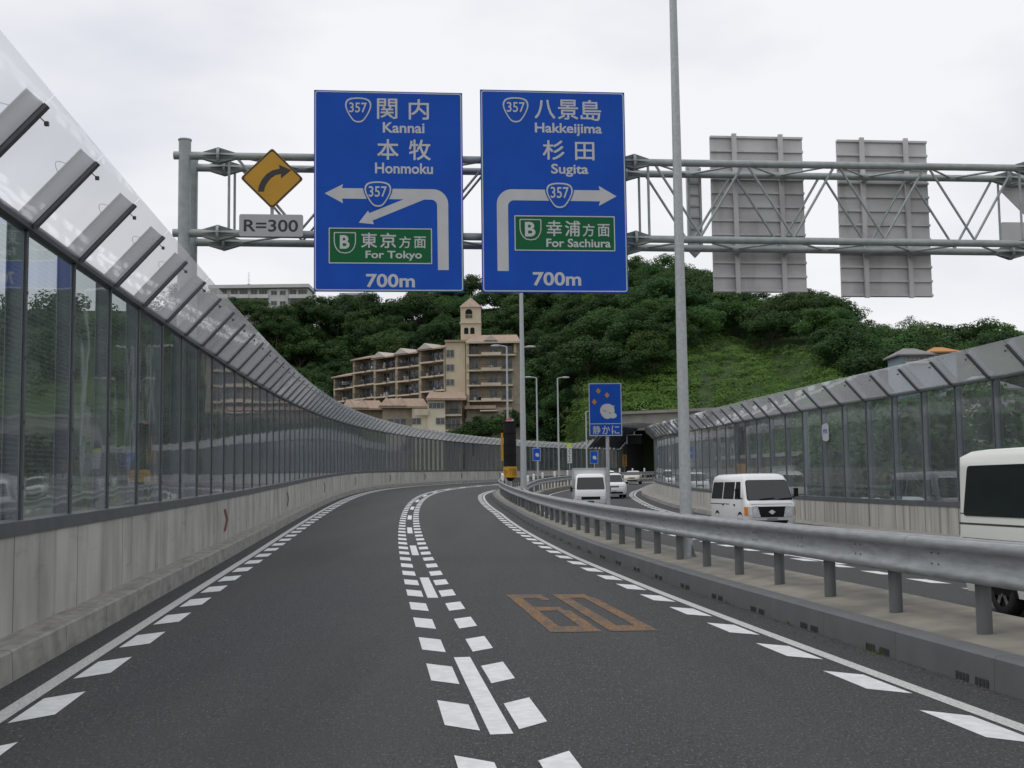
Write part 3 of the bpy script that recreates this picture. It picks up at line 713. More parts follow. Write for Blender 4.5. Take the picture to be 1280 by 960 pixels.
mb = MB(); fc.poly(mb, [(395, 235.2), (577.5, 235.2), (577.5, 235.6), (395, 235.6)], -.0015); mb.build('seam', M['seam'], s1)
route_shield(s1, fc, (431.6, 119.3, 464.6, 151.6), (436.7, 125.8, 459, 138.7), -.003); route_shield(s1, fc, (455.6, 226.9, 489.1, 259.2), (460.8, 232.9, 483.6, 246.6), -.006, True)
green_plate(s1, fc, (411.3, 286.2, 539.8, 331.4), (417.5, 291.8, 445, 318.8), (425, 295.6, 437, 312.8), (('東', (451.3, 292.2, 471.1, 311.4)), ('京', (475, 292.2, 494.8, 311.4)), ('方', (498.6, 296.5, 513.2, 311.4)), ('面', (517.2, 296.5, 532.1, 311.4))), 'For Tokyo', (456.8, 315, 527, 327.4))
# right direction sign
x0, y0, x1, y1 = 602, 111.8, 783.5, 365.9
s2, fc = sign_root('direction_sign', 'blue road sign for Hakkeijima and Sugita with one arrow bending right', 'road sign', x0, y0, x1, y1, -.32, lambda mb, fc: struts(mb, fc, (640, 693, 746), 180, 310))
add_border(s2, fc, x0, y0, x1, y1, 1.3)
mb = MB()
for t, b in (('八', (669.8, 123.3, 695.8, 147.4)), ('景', (698.8, 122.5, 724.5, 148)), ('島', (727.5, 122.5, 753.5, 149)), ('杉', (679.2, 174.6, 706.4, 199.4)), ('田', (719.7, 176.2, 744.1, 199.4))): fc.text(mb, t, *b, -.003, .008)
fc.text(mb, 'Hakkeijima', 669.8, 152.6, 754.1, 169, -.003, .022); fc.text(mb, 'Sugita', 689.4, 204.3, 736, 220.6, -.003, .022); fc.text(mb, '700m', 664.6, 340.3, 724.5, 357.5, -.003, .024)
mb.build('lettering', M['white'], s2)
mb = MB(); fc.poly(mb, [(771, 244.5), (748.4, 256.9), (750, 251.1), (750, 237.2), (748.4, 231.5)], -.003); fc.poly(mb, [(640, 237.2), (750, 237.2), (750, 251.1), (642.5, 251.1)], -.003)
o_ = arc(640, 256.1, 18.9, 180, 270); i_ = arc(642.5, 258.6, 7.5, 180, 270)
for k in range(8): fc.poly(mb, [o_[k], o_[k + 1], i_[k + 1], i_[k]], -.003)
fc.poly(mb, [(621.1, 256.1), (635, 258.6), (635, 339.4), (621.1, 339.4)], -.003); mb.build('route_arrow', M['white'], s2)
mb = MB(); fc.poly(mb, [(604, 236.2), (781.5, 236.2), (781.5, 236.6), (604, 236.6)], -.0015); mb.build('seam', M['seam'], s2)
route_shield(s2, fc, (629.9, 121, 662.2, 152.9), (635, 126.9, 657.7, 139.9), -.003); route_shield(s2, fc, (682.8, 228.5, 716, 260.2), (688.2, 233.6, 710.9, 247.8), -.006, True)
green_plate(s2, fc, (642.6, 269.9, 768, 314), (648.9, 274.4, 676.1, 301), (655.6, 278, 668.6, 296.2), (('幸', (682.2, 275.9, 701.8, 295.6)), ('浦', (705.4, 275.9, 724.5, 295.6)), ('方', (727.5, 279.8, 742.3, 295.6)), ('面', (746.3, 279.8, 761.4, 295.6))), 'For Sachiura', (681.9, 298.6, 762.3, 309.2))
# yellow diamond and its plate
def diamond(name, label, xc, yc, r, back, front):
    uc, zc = gpt(xc, yc, back); u1, _ = gpt(xc + 10, yc, back); S = 10 / (u1 - uc); fc = Face(xc, yc, S)
    def dm(r, k=3.0):
        pts = []
        for a in (90, 0, 270, 180):
            t = math.radians(a); cx, cy_ = xc + (r - k * 1.414) * math.cos(t), yc - (r - k * 1.414) * math.sin(t)
            for j in (45, 15, -15, -45): q = math.radians(a + j); pts.append((cx + k * math.cos(q), cy_ - k * math.sin(q)))
        return pts
    mb = MB(); mb.prism([fc.m(*p) for p in dm(r)], 0, .03, 0); zl = gz(uc, False) - zc; mb.box((0, .06 if front else -.03, zl / 2 + .2), (.07, .07, -zl + .5), mi=1)
    if not front: mb.box((0, -.012, .12), (r * 1.5 / S, .03, .05), mi=1)
    o = mb.build(name, [M['yellow'] if front else M['signback'], M['steel']]); o.location = gw(uc, back, zc); o.rotation_euler = (0, 0, GA); tag(o, label, 'road sign')
    return o, fc, dm
d1, fc, dm = diamond('curve_warning_sign', 'yellow diamond warning sign with black arrow curving right', 340, 223, 39.5, -.2, True)
mb = MB(); mb.ring([fc.m(*p) for p in dm(38.8)], [fc.m(*p) for p in dm(36.0)], -.003); mb.build('border', M['signblack'], d1)
mb = MB(); o_ = []; i_ = []
Z = lambda x, y: (280 + x / 6.858, 170 + y / 6.858)
oc = [(290, 482), (300, 430), (325, 375), (365, 325), (415, 292), (478, 275)]; ic = [(343, 482), (352, 440), (372, 400), (402, 362), (440, 335), (488, 322)]
for k in range(5): fc.poly(mb, [Z(*oc[k]), Z(*oc[k + 1]), Z(*ic[k + 1]), Z(*ic[k])], -.003)
fc.poly(mb, [Z(468, 240), Z(577, 288), Z(488, 362), Z(488, 322), Z(478, 275)], -.003); mb.build('arrow', M['signblack'], d1)
p1, fc = sign_root('distance_plate', 'pale plate reading R=300 below the yellow diamond', 'sign plate', 299, 267.5, 379, 296, -.22, None, [M['platewhite'], M['steel']], thick=.03, r=2.5)
mb = MB(); fc.text(mb, 'R=300', 304.8, 274.3, 372.6, 289.9, -.003, .014); mb.build('lettering', M['signblack'], p1)
# the backs of the signs for the other direction
for (x0, y0, x1, y1, vx, lab) in ((890, 172, 1006, 364, (919, 977), 'grey sign back with ribs right of the tall lamp pole'), (1049, 178, 1162, 368.5, (1079, 1134), 'grey ribbed sign back nearest the right end of the gantry')):
    xc, yc = (x0 + x1) / 2, (y0 + y1) / 2; bk_ = GD + .3
    uc, zc = gpt(xc, yc, bk_); S = (x1 - x0) / (gpt(x1, yc, bk_)[0] - gpt(x0, yc, bk_)[0]); fc = Face(xc, yc, S)
    mb = MB(); X0, Z1 = fc.m(x0, y0); X1, Z0 = fc.m(x1, y1); mb.box(((X0 + X1) / 2, .03, (Z0 + Z1) / 2), (X1 - X0, .03, Z1 - Z0))
    o = mb.build('direction_sign', M['signback']); o.location = gw(uc, bk_, zc); o.rotation_euler = (0, 0, GA); tag(o, lab, 'road sign', 'direction signs seen from behind')
    for k in range(12):
        z = Z1 - .03 - (Z1 - Z0 - .06) * k / 11; mb = MB(); mb.box((0, -.012, z), (X1 - X0, .05, .035)); mb.box((0, -.04, z + .012), (X1 - X0, .012, .05)); mb.build('rib', M['signback'], o)
    for x in vx:
        mb = MB(); X = fc.m(x, 0)[0]; mb.box((X, -.075, (Z0 + Z1) / 2 + .01), (.11, .07, Z1 - Z0 + .08))
        for z in (gz(uc, True) - zc, gz(uc, False) - zc): mb.box((X, -.2, z), (.16, .25, .14))
        mb.build('stiffener', M['signback'], o)
# small hanging box sign, diamond back and plate at the right
xc, yc = 867.5, 262; bk_ = GD + .25; uc, zc = gpt(xc, yc, bk_); S = 10 / (gpt(xc + 10, yc, bk_)[0] - uc); fc = Face(xc, yc, S)
mb = MB(); mb.prism([fc.m(*p) for p in ((859.5, 208), (876, 208), (877, 312), (868.5, 321), (860, 312))], 0, .12)
bx = mb.build('panel_sign', M['signback']); bx.location = gw(uc, bk_, zc); bx.rotation_euler = (0, 0, GA); tag(bx, 'narrow hanging sign back with pointed bottom beside the lamp pole', 'road sign')
mb = MB()
for y in range(216, 312, 14): mb.box((0, -.02, fc.m(0, y)[1]), (.32, .04, .04))
for x in (860.5, 875.5): mb.box((fc.m(x, 0)[0], -.03, fc.m(0, 260)[1]), (.05, .06, 1.95))
mb.build('frame', M['steel'], bx)
d2, fc, dm = diamond('curve_warning_sign', 'grey back of a diamond warning sign cut by the right picture edge', 1286, 238, 36, GD + .25, False)
p2, fc = sign_root('distance_plate', 'grey back of a plate under the diamond sign at the right edge', 'sign plate', 1252, 278.5, 1320, 304, GD + .25, None, [M['signback'], M['steel']], thick=.03, r=2)

# ------------------------------------------------------------------ lamps and roadside posts
def lamp_post(label, base, h, r0, r1, arm, az, group='street lamps on tall poles', base_plate=True):
    t = thing('street_lamp', label, 'street lamp', base, 0, group)
    mb = MB(); n = 6
    for k in range(n): mb.cyl((0, 0, h * k / n), (0, 0, h * (k + 1) / n), r0 + (r1 - r0) * k / n, r0 + (r1 - r0) * (k + 1) / n, 16, caps=(k == n - 1))
    if base_plate:
        mb.box((0, 0, .015), (r0 * 4.2, r0 * 4.2, .03))
        for k in range(4):
            a = k * PI / 2 + PI / 4; mb.add([(r0 * .9 * math.cos(a), r0 * .9 * math.sin(a), .03), (r0 * 2 * math.cos(a), r0 * 2 * math.sin(a), .03), (r0 * .9 * math.cos(a), r0 * .9 * math.sin(a), .35)], [(0, 1, 2), (2, 1, 0)])
    mb.build('pole', M['pole'], t)
    d = Vector((math.cos(az), math.sin(az), 0))
    mb = MB(); pts = [Vector((0, 0, h)) + d * (arm * f) + Vector((0, 0, .1 * math.sin(f * PI / 2))) for f in (0, .4, 1)]; mb.tube(pts, r1 * .7, 8); mb.build('arm', M['pole'], t)
    mb = MB(); c = pts[-1] + d * .38
    x = d; y = Vector((-d.y, d.x, 0)); sec = [(-.42, .08, .05), (-.2, .14, .1), (.15, .15, .1), (.42, .07, .05)]
    vs_ = []
    for u, wd, hh in sec:
        for k in range(8): a = 2 * PI * k / 8; vs_.append(c + x * u + y * (wd * math.cos(a)) + Vector((0, 0, hh * math.sin(a))))
    mb.add(vs_, [(i * 8 + k, i * 8 + (k + 1) % 8, (i + 1) * 8 + (k + 1) % 8, (i + 1) * 8 + k) for i in range(3) for k in range(8)] + [tuple(range(7, -1, -1)), tuple(range(24, 32))], smooth=True)
    mb.build('lamp_head', M['platewhite'], t)
    return t
lamp_post('tallest grey lamp pole on the median, crossing in front of the gantry', P(24.0, 5.32, .29), 12.6, .125, .075, 1.6, 0)
lamp_post('second tall lamp pole on the median, rising behind the right blue sign', at(655, 626, 70), 12.2, .19, .11, 1.5, PI)
pA = at(635.5, 600, 100); pA.z = .9; topA = at(635.5, 433.5, 100).z
lamp_post('lamp post rising directly above the black display column', pA, topA - .9, .1, .07, .55, PI, base_plate=False)
pB = at(655.5, 600, 101); pB.z = .9
lamp_post('lamp post hidden behind the second tall pole, only its head showing', pB, topA - .9, .1, .07, .3, 0, base_plate=False)
for x, yt, D, az, lab in ((672.5, 472.5, 130, PI, 'lamp post left of the pair before the green hill, head turned left'), (699, 473, 131, 0, 'lamp post right of the pair before the green hill, head turned right')):
    pb = at(x, 604, D); pb.z = 1.6; lamp_post(lab, pb, at(x, yt, D).z - 1.6, .11, .075, .5, az, base_plate=False)
pb = at(734, 604, 150); pb.z = 2; lamp_post('thin lamp post whose head hides behind the blue sleeping face sign', pb, at(734, 515, 150).z - 2, .1, .08, .3, 0, base_plate=False)

# quiet sign
def blue_quiet(label, base, zc0, w_, h_, full, group=None, plate=False):
    t = thing('quiet_zone_sign', label, 'road sign', base, .03, group)
    mb = MB(); zb_ = zc0 - base.z
    mb.cyl((.05, .06, 0), (.05, .06, zb_ + h_ * .5), .05 if full else .06, n=12)
    if full: mb.box((.05, .06, .35), (.16, .16, .28)); mb.box((-.06, .05, .25), (.1, .12, .14))
    mb.build('post', M['pole'], t)
    mb = MB(); mb.box((0, 0, zb_), (w_, .03, h_)); pnl = mb.build('panel', M['blue'], t)
    mb = MB(); y = -.019; x2, z2 = w_ / 2 - .005, h_ / 2 - .005; b = .022 * (1 if full else 1.5)
    sq = lambda a, c: [(-a, zb_ - c), (a, zb_ - c), (a, zb_ + c), (-a, zb_ + c)]
    mb.ring(sq(x2, z2), sq(x2 - b, z2 - b), y)
    if full: mb.flat([(-x2, zb_ - h_ * .275), (x2, zb_ - h_ * .275), (x2, zb_ - h_ * .262), (-x2, zb_ - h_ * .262)], y)
    mb.build('border', M['white'], pnl)
    # sleeping head: round face, cheek against a pillow
    mb = MB(); cx, cz, r = w_ * .06, zb_ - h_ * .03, w_ * .225
    pts = []
    for k in range(28):
        a = 2 * PI * k / 28; rr = r * (1 + .03 * math.sin(3 * a)); pts.append((cx + rr * math.cos(a) * .97, cz + rr * math.sin(a) * 1.02))
    mb.flat(pts, y); mb.flat([(cx + r * .75 + r * .5 * math.cos(2 * PI * k / 14), cz - r * .62 + r * .38 * math.sin(2 * PI * k / 14)) for k in range(14)], y - .001)
    mb.flat([(cx + r * .75, cz + r * .55), (cx + r * .95, cz + r * .5), (cx + r * .92, cz + r * .86)], y)
    mb.build('face_symbol', M['white'], pnl)
    if full:
        mb = MB()
        for ex, ez in ((-.32, -.02), (.32, -.3)): mb.flat([(cx + r * (ex - .16), cz + r * (ez + .1)), (cx + r * (ex + .16), cz + r * (ez - .08)), (cx + r * (ex + .16), cz + r * (ez - .0)), (cx + r * (ex - .1), cz + r * (ez + .16))], y - .003)
        mb.build('closed_eyes', M['signblack'], pnl)
        for ex, ez in ((-.20, .35), (.06, .27), (-.33, .145)):
            mb = MB(); mb.flat([(w_ * ex + w_ * .075 * a, zb_ + h_ * ez + w_ * .09 * c) for a, c in ((0, -1), (1, 0), (0, 1), (-1, 0))], y)
            mb.build('star_symbol', M['orangeink'], pnl)
        fcq = Face(0, 0, 1); mb = MB()
        for i, ch in enumerate('静かに'):
            xx = -w_ * .39 + i * w_ * .285; fcq.text(mb, ch, xx, -(zb_ - h_ * .305), xx + w_ * .235, -(zb_ - h_ * .465), y, .006)
        mb.build('lettering', M['white'], pnl)
    return t
qb = P(33.0, 5.35, .29); Yq = qb.y
blue_quiet('blue sign with a sleeping face and orange stars on the near median', qb, at(749.5, 512, Yq).z, 41.5 * Yq / F, 66.5 * Yq / F, True)
for x, yc, D, lab in ((671.3, 568, 118, 'small blue face sign left of the white banner'), (743, 571.5, 155, 'small blue face sign near the tunnel mouth')):
    b_ = at(x, 604, D); b_.z = 1.3; blue_quiet(lab, b_, at(x, yc, D).z, 10 * D / F, 16 * D / F, False, 'small blue quiet signs')
# white banner
b_ = at(712.5, 604, 125); b_.z = 1.4; t = thing('banner_sign', 'tall narrow white sign with a lime top before the far barrier', 'road sign', b_)
D = b_.y; mb = MB(); z0 = at(712.5, 579, D).z - b_.z; z1 = at(712.5, 555, D).z - b_.z; wb_ = 5.6 * D / F; mb.cyl((0, .05, 0), (0, .05, z1), .035, n=8); mb.build('post', M['pole'], t)
mb = MB(); mb.box((0, 0, (z0 + z1) / 2), (wb_, .04, z1 - z0)); pnl = mb.build('panel', M['white'], t)
mb = MB(); zz = z1 - (z1 - z0) * .17; mb.flat([(-wb_ / 2, zz), (wb_ / 2, zz), (wb_ / 2, z1), (-wb_ / 2, z1)], -.024); mb.build('top_patch', mat('lime', (.45, .6, .02), .5), pnl)
mb = MB()
for i, f in enumerate((.74, .62, .5, .36, .24, .12)): mb.box((-.03 if i % 2 else .03, -.022, z0 + (z1 - z0) * f), (wb_ * .3, .006, .12))
mb.build('lettering', M['signblack'], pnl)
# black display column
b_ = P(97, 5.75, .29); D = b_.y; pxm = F / D
t = thing('display_column', 'black column display with a yellow box and red lamp above the curve', 'display', b_)
zf = lambda y: at(635, y, D).z - b_.z
mb = MB(); mb.cyl((0, 0, 0), (0, 0, zf(600)), .14, n=14); mb.build('post', M['pole'], t)
mb = MB(); r = .54
pr = [(.12, zf(602)), (.34, zf(598)), (.52, zf(597))]
for (ra, za), (rb_, zb_) in zip(pr, pr[1:]): mb.cyl((0, 0, za), (0, 0, zb_), ra, rb_, 20)
mb.build('cone', M['black'], t)
mb = MB(); mb.cyl((0, 0, zf(597)), (0, 0, zf(583.5)), .56, n=24); yb_ = mb.build('yellow_box', M['yellow'], t)
mb = MB(); v, f = text_geo('カーブ注意', 0); ax, bx_ = min(p[0] for p in v), max(p[0] for p in v); ay, by_ = min(p[1] for p in v), max(p[1] for p in v)
mb.add([(.565 * math.sin((p[0] - ax) / (bx_ - ax) * 2.0 - 1.0), -.568 * math.cos((p[0] - ax) / (bx_ - ax) * 2.0 - 1.0), zf(594.5) + (p[1] - ay) / (by_ - ay) * (zf(585.5) - zf(594.5))) for p in v], f); mb.build('lettering', M['signblack'], yb_)
mb = MB()
for k in range(4):
    za, zb_ = zf(583 - k * 14), zf(583 - (k + 1) * 14 + 1); mb.cyl((0, 0, za), (0, 0, zb_), .5, n=24); mb.cyl((0, 0, zb_), (0, 0, zb_ + .07), .54, n=24)
mb.box((-.42, .05, (zf(583) + zf(528)) / 2), (.1, .5, zf(528) - zf(583))); mb.box((.42, .05, (zf(583) + zf(528)) / 2), (.1, .5, zf(528) - zf(583))); mb.build('display_body', M['black'], t)
mb = MB(); mb.box((-.62, 0, (zf(576) + zf(541)) / 2), (.18, .14, zf(541) - zf(576))); mb.build('yellow_strip', M['yellow'], t)
mb = MB(); mb.box((0, 0, zf(526.5)), (.66, .4, .12), mi=1); mb.cyl((-.08, 0, zf(526)), (-.08, 0, zf(522.5)), .17, .12, 12); mb.cyl((.22, 0, zf(526)), (.22, 0, zf(524)), .1, n=10, mi=1); mb.build('warning_lamp', [M['redlamp'], M['platewhite']], t)
# delineators standing on the median rails
mbp = None
for i in range(14):
    s = 84 + i * 8.0
    for row in ((0, 1) if i < 3 else (0,)):
        p = PB(s, RB(s) - .1, .3) if row == 0 else P(s, RP(s) + .1, .3)
        if mbp is None:
            mb = MB(); mb.cyl((0, 0, 0), (0, 0, .95), .05, n=12); mb.cyl((0, 0, .95), (0, 0, 1.35), .10, n=12); mb.cyl((0, 0, 1.35), (0, 0, 1.4), .10, .03, 12); mbp = o = mb.build('delineator', M['carwhite'])
        else: o = link_copy(mbp)
        o.location = p; tag(o, 'short white delineator post standing along the far median rails', 'delineator', 'white delineators on the median')

# ------------------------------------------------------------------ vehicles
def rring(z, yf, yb, hw, rc, n=5):
    pts = []
    for cx, cy_, a in ((hw - rc, yf + rc, 270), (hw - rc, yb - rc, 0), (-hw + rc, yb - rc, 90), (-hw + rc, yf + rc, 180)):
        for k in range(n): t = math.radians(a + 90 * k / (n - 1)); pts.append((cx + rc * math.cos(t), cy_ + rc * math.sin(t), z))
    return pts
def stack(mb, rings, mi=0):
    rs = [rring(*r) for r in rings]; n = len(rs[0]); vs_ = [p for r in rs for p in r]
    mb.add(vs_, [(i * n + k, i * n + (k + 1) % n, (i + 1) * n + (k + 1) % n, (i + 1) * n + k) for i in range(len(rs) - 1) for k in range(n)], mi, smooth=True)
    mb.add(vs_, [tuple(range(n - 1, -1, -1)), tuple(range((len(rs) - 1) * n, len(rs) * n))], mi, smooth=True)
def rz_(rings, z, j): return lerp(z, [r[0] for r in rings], [r[j] for r in rings])
def front_plate(mb, rings, poly, mi=0, t=.012, dep=.03):
    A = [(x, rz_(rings, z, 1) - t, z) for x, z in poly]; B = [(x, y + t + dep, z) for x, y, z in A]; n = len(A)
    mb.add(A + B, [tuple(range(n)), tuple(range(2 * n - 1, n - 1, -1))] + [(i, (i + 1) % n, n + (i + 1) % n, n + i) for i in range(n)], mi)
def side_plate(mb, rings, sx, poly, mi=0, t=.010, dep=.03):
    A = [(sx * (rz_(rings, z, 3) + t), y, z) for y, z in poly]; B = [(x - sx * (t + dep), y, z) for x, y, z in A]; n = len(A)
    mb.add(A + B, [tuple(range(n)), tuple(range(2 * n - 1, n - 1, -1))] + [(i, (i + 1) % n, n + (i + 1) % n, n + i) for i in range(n)], mi)
def rpoly(x0, z0, x1, z1, r=.05, sl=0, sr=0):
    """rounded quad; sl / sr shift the top corners inwards"""
    c = [(x0, z0), (x1, z0), (x1 - sr, z1), (x0 + sl, z1)]; pts = []
    for i in range(4):
        p, a, b = Vector(c[i]), Vector(c[i - 1]), Vector(c[(i + 1) % 4]); da = (a - p).normalized() * r; db = (b - p).normalized() * r
        for f in (0, .35, .65, 1): pts.append(tuple(p + da * (1 - f) ** 2 + db * f ** 2))
    return pts
def wheel(t, x, y, r, w_=.2):
    mb = MB(); sg = 1 if x > 0 else -1
    prof = [(r * .62, w_ / 2 * .9), (r * .9, w_ / 2), (r, w_ / 2 * .7), (r, -w_ / 2 * .7), (r * .9, -w_ / 2), (r * .62, -w_ / 2 * .9)]
    n = 24
    vs_ = [(u, q * math.cos(2 * PI * k / n), r + q * math.sin(2 * PI * k / n)) for q, u in prof for k in range(n)]
    mb.add(vs_, [(i * n + k, i * n + (k + 1) % n, (i + 1) * n + (k + 1) % n, (i + 1) * n + k) for i in range(len(prof) - 1) for k in range(n)], smooth=True)
    wh = mb.build('wheel', M['rubber'], t); wh.location = (x, y, 0)
    mb = MB(); mb.cyl((sg * w_ * .25, 0, r), (sg * w_ * .3, 0, r), r * .64, n=24, mi=1)
    for k in range(5):
        a = 2 * PI * k / 5 + .3; c = Vector((sg * w_ * .36, math.cos(a) * r * .33, r + math.sin(a) * r * .33)); mb.box(c, (.03, r * .58, r * .2), rx=a)
    mb.cyl((sg * w_ * .3, 0, r), (sg * w_ * .45, 0, r), r * .17, n=12)
    mb.cyl((sg * w_ * .3, 0, r), (sg * w_ * .42, 0, r), r * .66, r * .62, 24, caps=False)
    mb.build('rim', [M['chrome'], M['black']], wh)
def corner_patch(mb, rings, sx, z0, z1, a0, a1, t=.012):
    vs_ = []
    for z in (z0, z1):
        yf, hw, rc = (rz_(rings, z, j) for j in (1, 3, 4))
        for k in range(7): a = math.radians(a0 + (a1 - a0) * k / 6); vs_.append((sx * (hw - rc + (rc + t) * math.sin(a)), yf + rc - (rc + t) * math.cos(a), z))
    mb.add(vs_, [(k, k + 1, k + 8, k + 7) if sx > 0 else (k + 7, k + 8, k + 1, k) for k in range(6)])
def arch(t_mb, rings, y, r, z0):
    for sx in (1, -1): side_plate(t_mb, rings, sx, [(y + r * math.cos(PI * k / 10), z0 + r * math.sin(PI * k / 10)) for k in range(11)] + [(y - r, rings[0][0]), (y + r, rings[0][0])], 0, .004, .3)
def van(label, loc, rz, paint, H=1.97, kind='a'):
    t = thing('van', label, 'van', loc, rz)
    k = H / 1.97
    R = [(.25, -2.26, 2.3, .80, .22), (.5, -2.36, 2.35, .845, .22), (.98, -2.30, 2.35, .845, .2), (1.08 * k, -2.17, 2.34, .835, .2), (1.74 * k, -1.74, 2.27, .745, .16), (1.88 * k, -1.58, 2.2, .70, .16), (1.95 * k, -1.36, 2.05, .60, .16), (1.97 * k, -1.0, 1.85, .48, .16)]
    if kind == 'b': R = [(z, f_, b_ + (.16 if z > 2.0 else .08 if z > 1.5 else 0), h_ + (.09 if z > 2.0 else .055 if z > 1.6 else 0), r_ * .6) for z, f_, b_, h_, r_ in R]
    mb = MB(); stack(mb, R); mb.build('body', paint, t, sharp=50)
    z0, z1 = (1.10 * k, 1.73 * k) if kind == 'a' else (1.14 * k, 1.80 * k)
    mb = MB(); front_plate(mb, R, rpoly(-.77, z0 - .02, .77, z1 + .02, .08, .08, .08), 0, .006); mb.build('window_gasket', M['black'], t)
    mb = MB(); front_plate(mb, R, [(-.66, .525), (.66, .525), (.66, .535), (-.66, .535)], 0, .004, .02); front_plate(mb, R, [(-.68, .955), (.68, .955), (.68, .964), (-.68, .964)], 0, .004, .02); mb.build('panel_gap', M['railing'], t)
    mb = MB(); front_plate(mb, R, rpoly(-.75, z0, .75, z1, .07, .08, .08)); ws = mb.build('windscreen', M['carglass'], t)
    mb = MB()
    for x in (-.35, .3): 
        a = (x, rz_(R, z0, 1) - .03, z0 + .02); b = (x + .5, rz_(R, z0 + .06, 1) - .03, z0 + .06); mb.bar(a, b, .02, .02)
    mb.build('wiper', M['black'], ws)
    for sx in (1, -1):
        for (a, b, sl, sr, rr) in ((-1.62, -.9, .22, .0, .05), (-.76, .55, 0, 0, .06), (.68, 2.1, 0, .1, .06)):
            if kind == 'b' and a > 0: a, b = -.72, 2.16
            elif kind == 'b' and b > 0: continue
            mb = MB(); side_plate(mb, R, sx, rpoly(a, z0 + .02, b, z1 - .03, rr, sl, sr)); mb.build('side_window', M['carglass'], t)
        mb = MB()
        for y, h in ((-.83, .12), (.62, .12)): side_plate(mb, R, sx, [(y, .45), (y + .012, .45), (y + .012, z1), (y, z1)], 0, .003, .01)
        side_plate(mb, R, sx, [(-.3 if kind == 'a' else .0, .93), (2.2, .93), (2.2, .96), (-.3 if kind == 'a' else .0, .96)], 0, .003, .01)
        if kind == 'b':
            side_plate(mb, R, sx, [(-1.6, 1.27), (2.26, 1.27), (2.26, 1.282), (-1.6, 1.282)], 0, .003, .01); side_plate(mb, R, sx, [(-1.0, 1.13), (2.28, 1.13), (2.28, 1.155), (-1.0, 1.155)], 0, .003, .01)
        mb.build('door_seam', M['railing'], t)
        mb = MB(); side_plate(mb, R, sx, [(-.98, .90), (-.86, .90), (-.86, .95), (-.98, .95)], 0, .03, .03); side_plate(mb, R, sx, [(.45, .90), (.56, .90), (.56, .95), (.45, .95)], 0, .03, .03); mb.build('door_handle', M['black'], t)
        mb = MB(); mb.bar((sx * .80, -1.75, 1.12 * k), (sx * .98, -1.82, 1.2 * k), .03, .03); mb.box((sx * 1.0, -1.82, 1.33 * k), (.13, .09, .28)); mb.build('wing_mirror', M['black'], t)
        mb = MB(); front_plate(mb, R, [(sx * .40, .70), (sx * .48, .58), (sx * .66, .58), (sx * .66, .88), (sx * .47, .90)][::sx]); hl = mb.build('headlight', M['lampglass'], t)
        mb = MB(); front_plate(mb, R, [(sx * .56 + .07 * math.cos(2 * PI * q / 14), .73 + .085 * math.sin(2 * PI * q / 14)) for q in range(14)], 0, .016); mb.build('lens', M['chrome'], hl)
        mb = MB(); corner_patch(mb, R, sx, .59, .87, 8, 42); mb.build('lens', M['lampglass'], hl)
        mb = MB(); corner_patch(mb, R, sx, .59, .87, 40, 100); mb.build('indicator', M['amber'], t)
        for y in (-1.55, 1.3): wheel(t, sx * .72, y, .32)
    mb = MB(); front_plate(mb, R, [(-.38, .54), (.38, .54), (.47, .88), (-.47, .88)]); g = mb.build('grille', M['black'], t)
    mb = MB(); front_plate(mb, R, [(.075 * math.cos(2 * PI * q / 16), .70 + .07 * math.sin(2 * PI * q / 16)) for q in range(16)], 0, .02); front_plate(mb, R, [(-.11, .685), (.11, .685), (.11, .715), (-.11, .715)], 0, .024); mb.build('badge', M['chrome'], g)
    mb = MB(); front_plate(mb, R, [(-.5, .33), (.5, .33), (.55, .43), (-.55, .43)], 0, .014); mb.build('air_intake', M['black'], t)
    mb = MB(); front_plate(mb, R, [(-.17, .42), (.17, .42), (.17, .51), (-.17, .51)], 0, .03); mb.build('number_plate', M['platewhite'], t)
    mb = MB()
    for y in (-1.55, 1.3): arch(mb, R, y, .39, .32)
    mb.build('wheel_arch', M['black'], t)
    return t
def onroad(px, D):
    x = at(px, 600, D).x; best = min(srange(5, 200, .25), key=lambda s: (Vector(cur(s)[:2]) - Vector((x, D))).length)
    return Vector((x, D, cur(best)[2] + oppz(best) + .004)), best
def place_front(px, D, length):   # px/D of the middle of the front bumper -> centre of the vehicle
    p, s = onroad(px, D); a = th(s); c = p + Vector((math.sin(a), math.cos(a), 0)) * length / 2
    best = min(srange(5, 220, .25), key=lambda q: (Vector(cur(q)[:2]) - c.xy).length)
    c.z = cur(best)[2] + oppz(best) + .004
    return c, -a
c, a = place_front(964, 39.4, 4.72); van('white van with dark grille and amber lights coming towards the camera', c, a, M['carwhite'])
# big van at the right edge: rear corner fixed from the photo
a = -th(16); rear = Vector((6.0, 16.35, 0)); c = rear + Vector((.845 * math.cos(a), .845 * math.sin(a), 0)) - Vector((-math.sin(a), math.cos(a), 0)) * 2.33; c.z = cur(15)[2] + oppz(15) + .004
van('cream white van cut off by the right picture edge, tinted rear window', c, a, M['carivory'], 2.12, 'b')

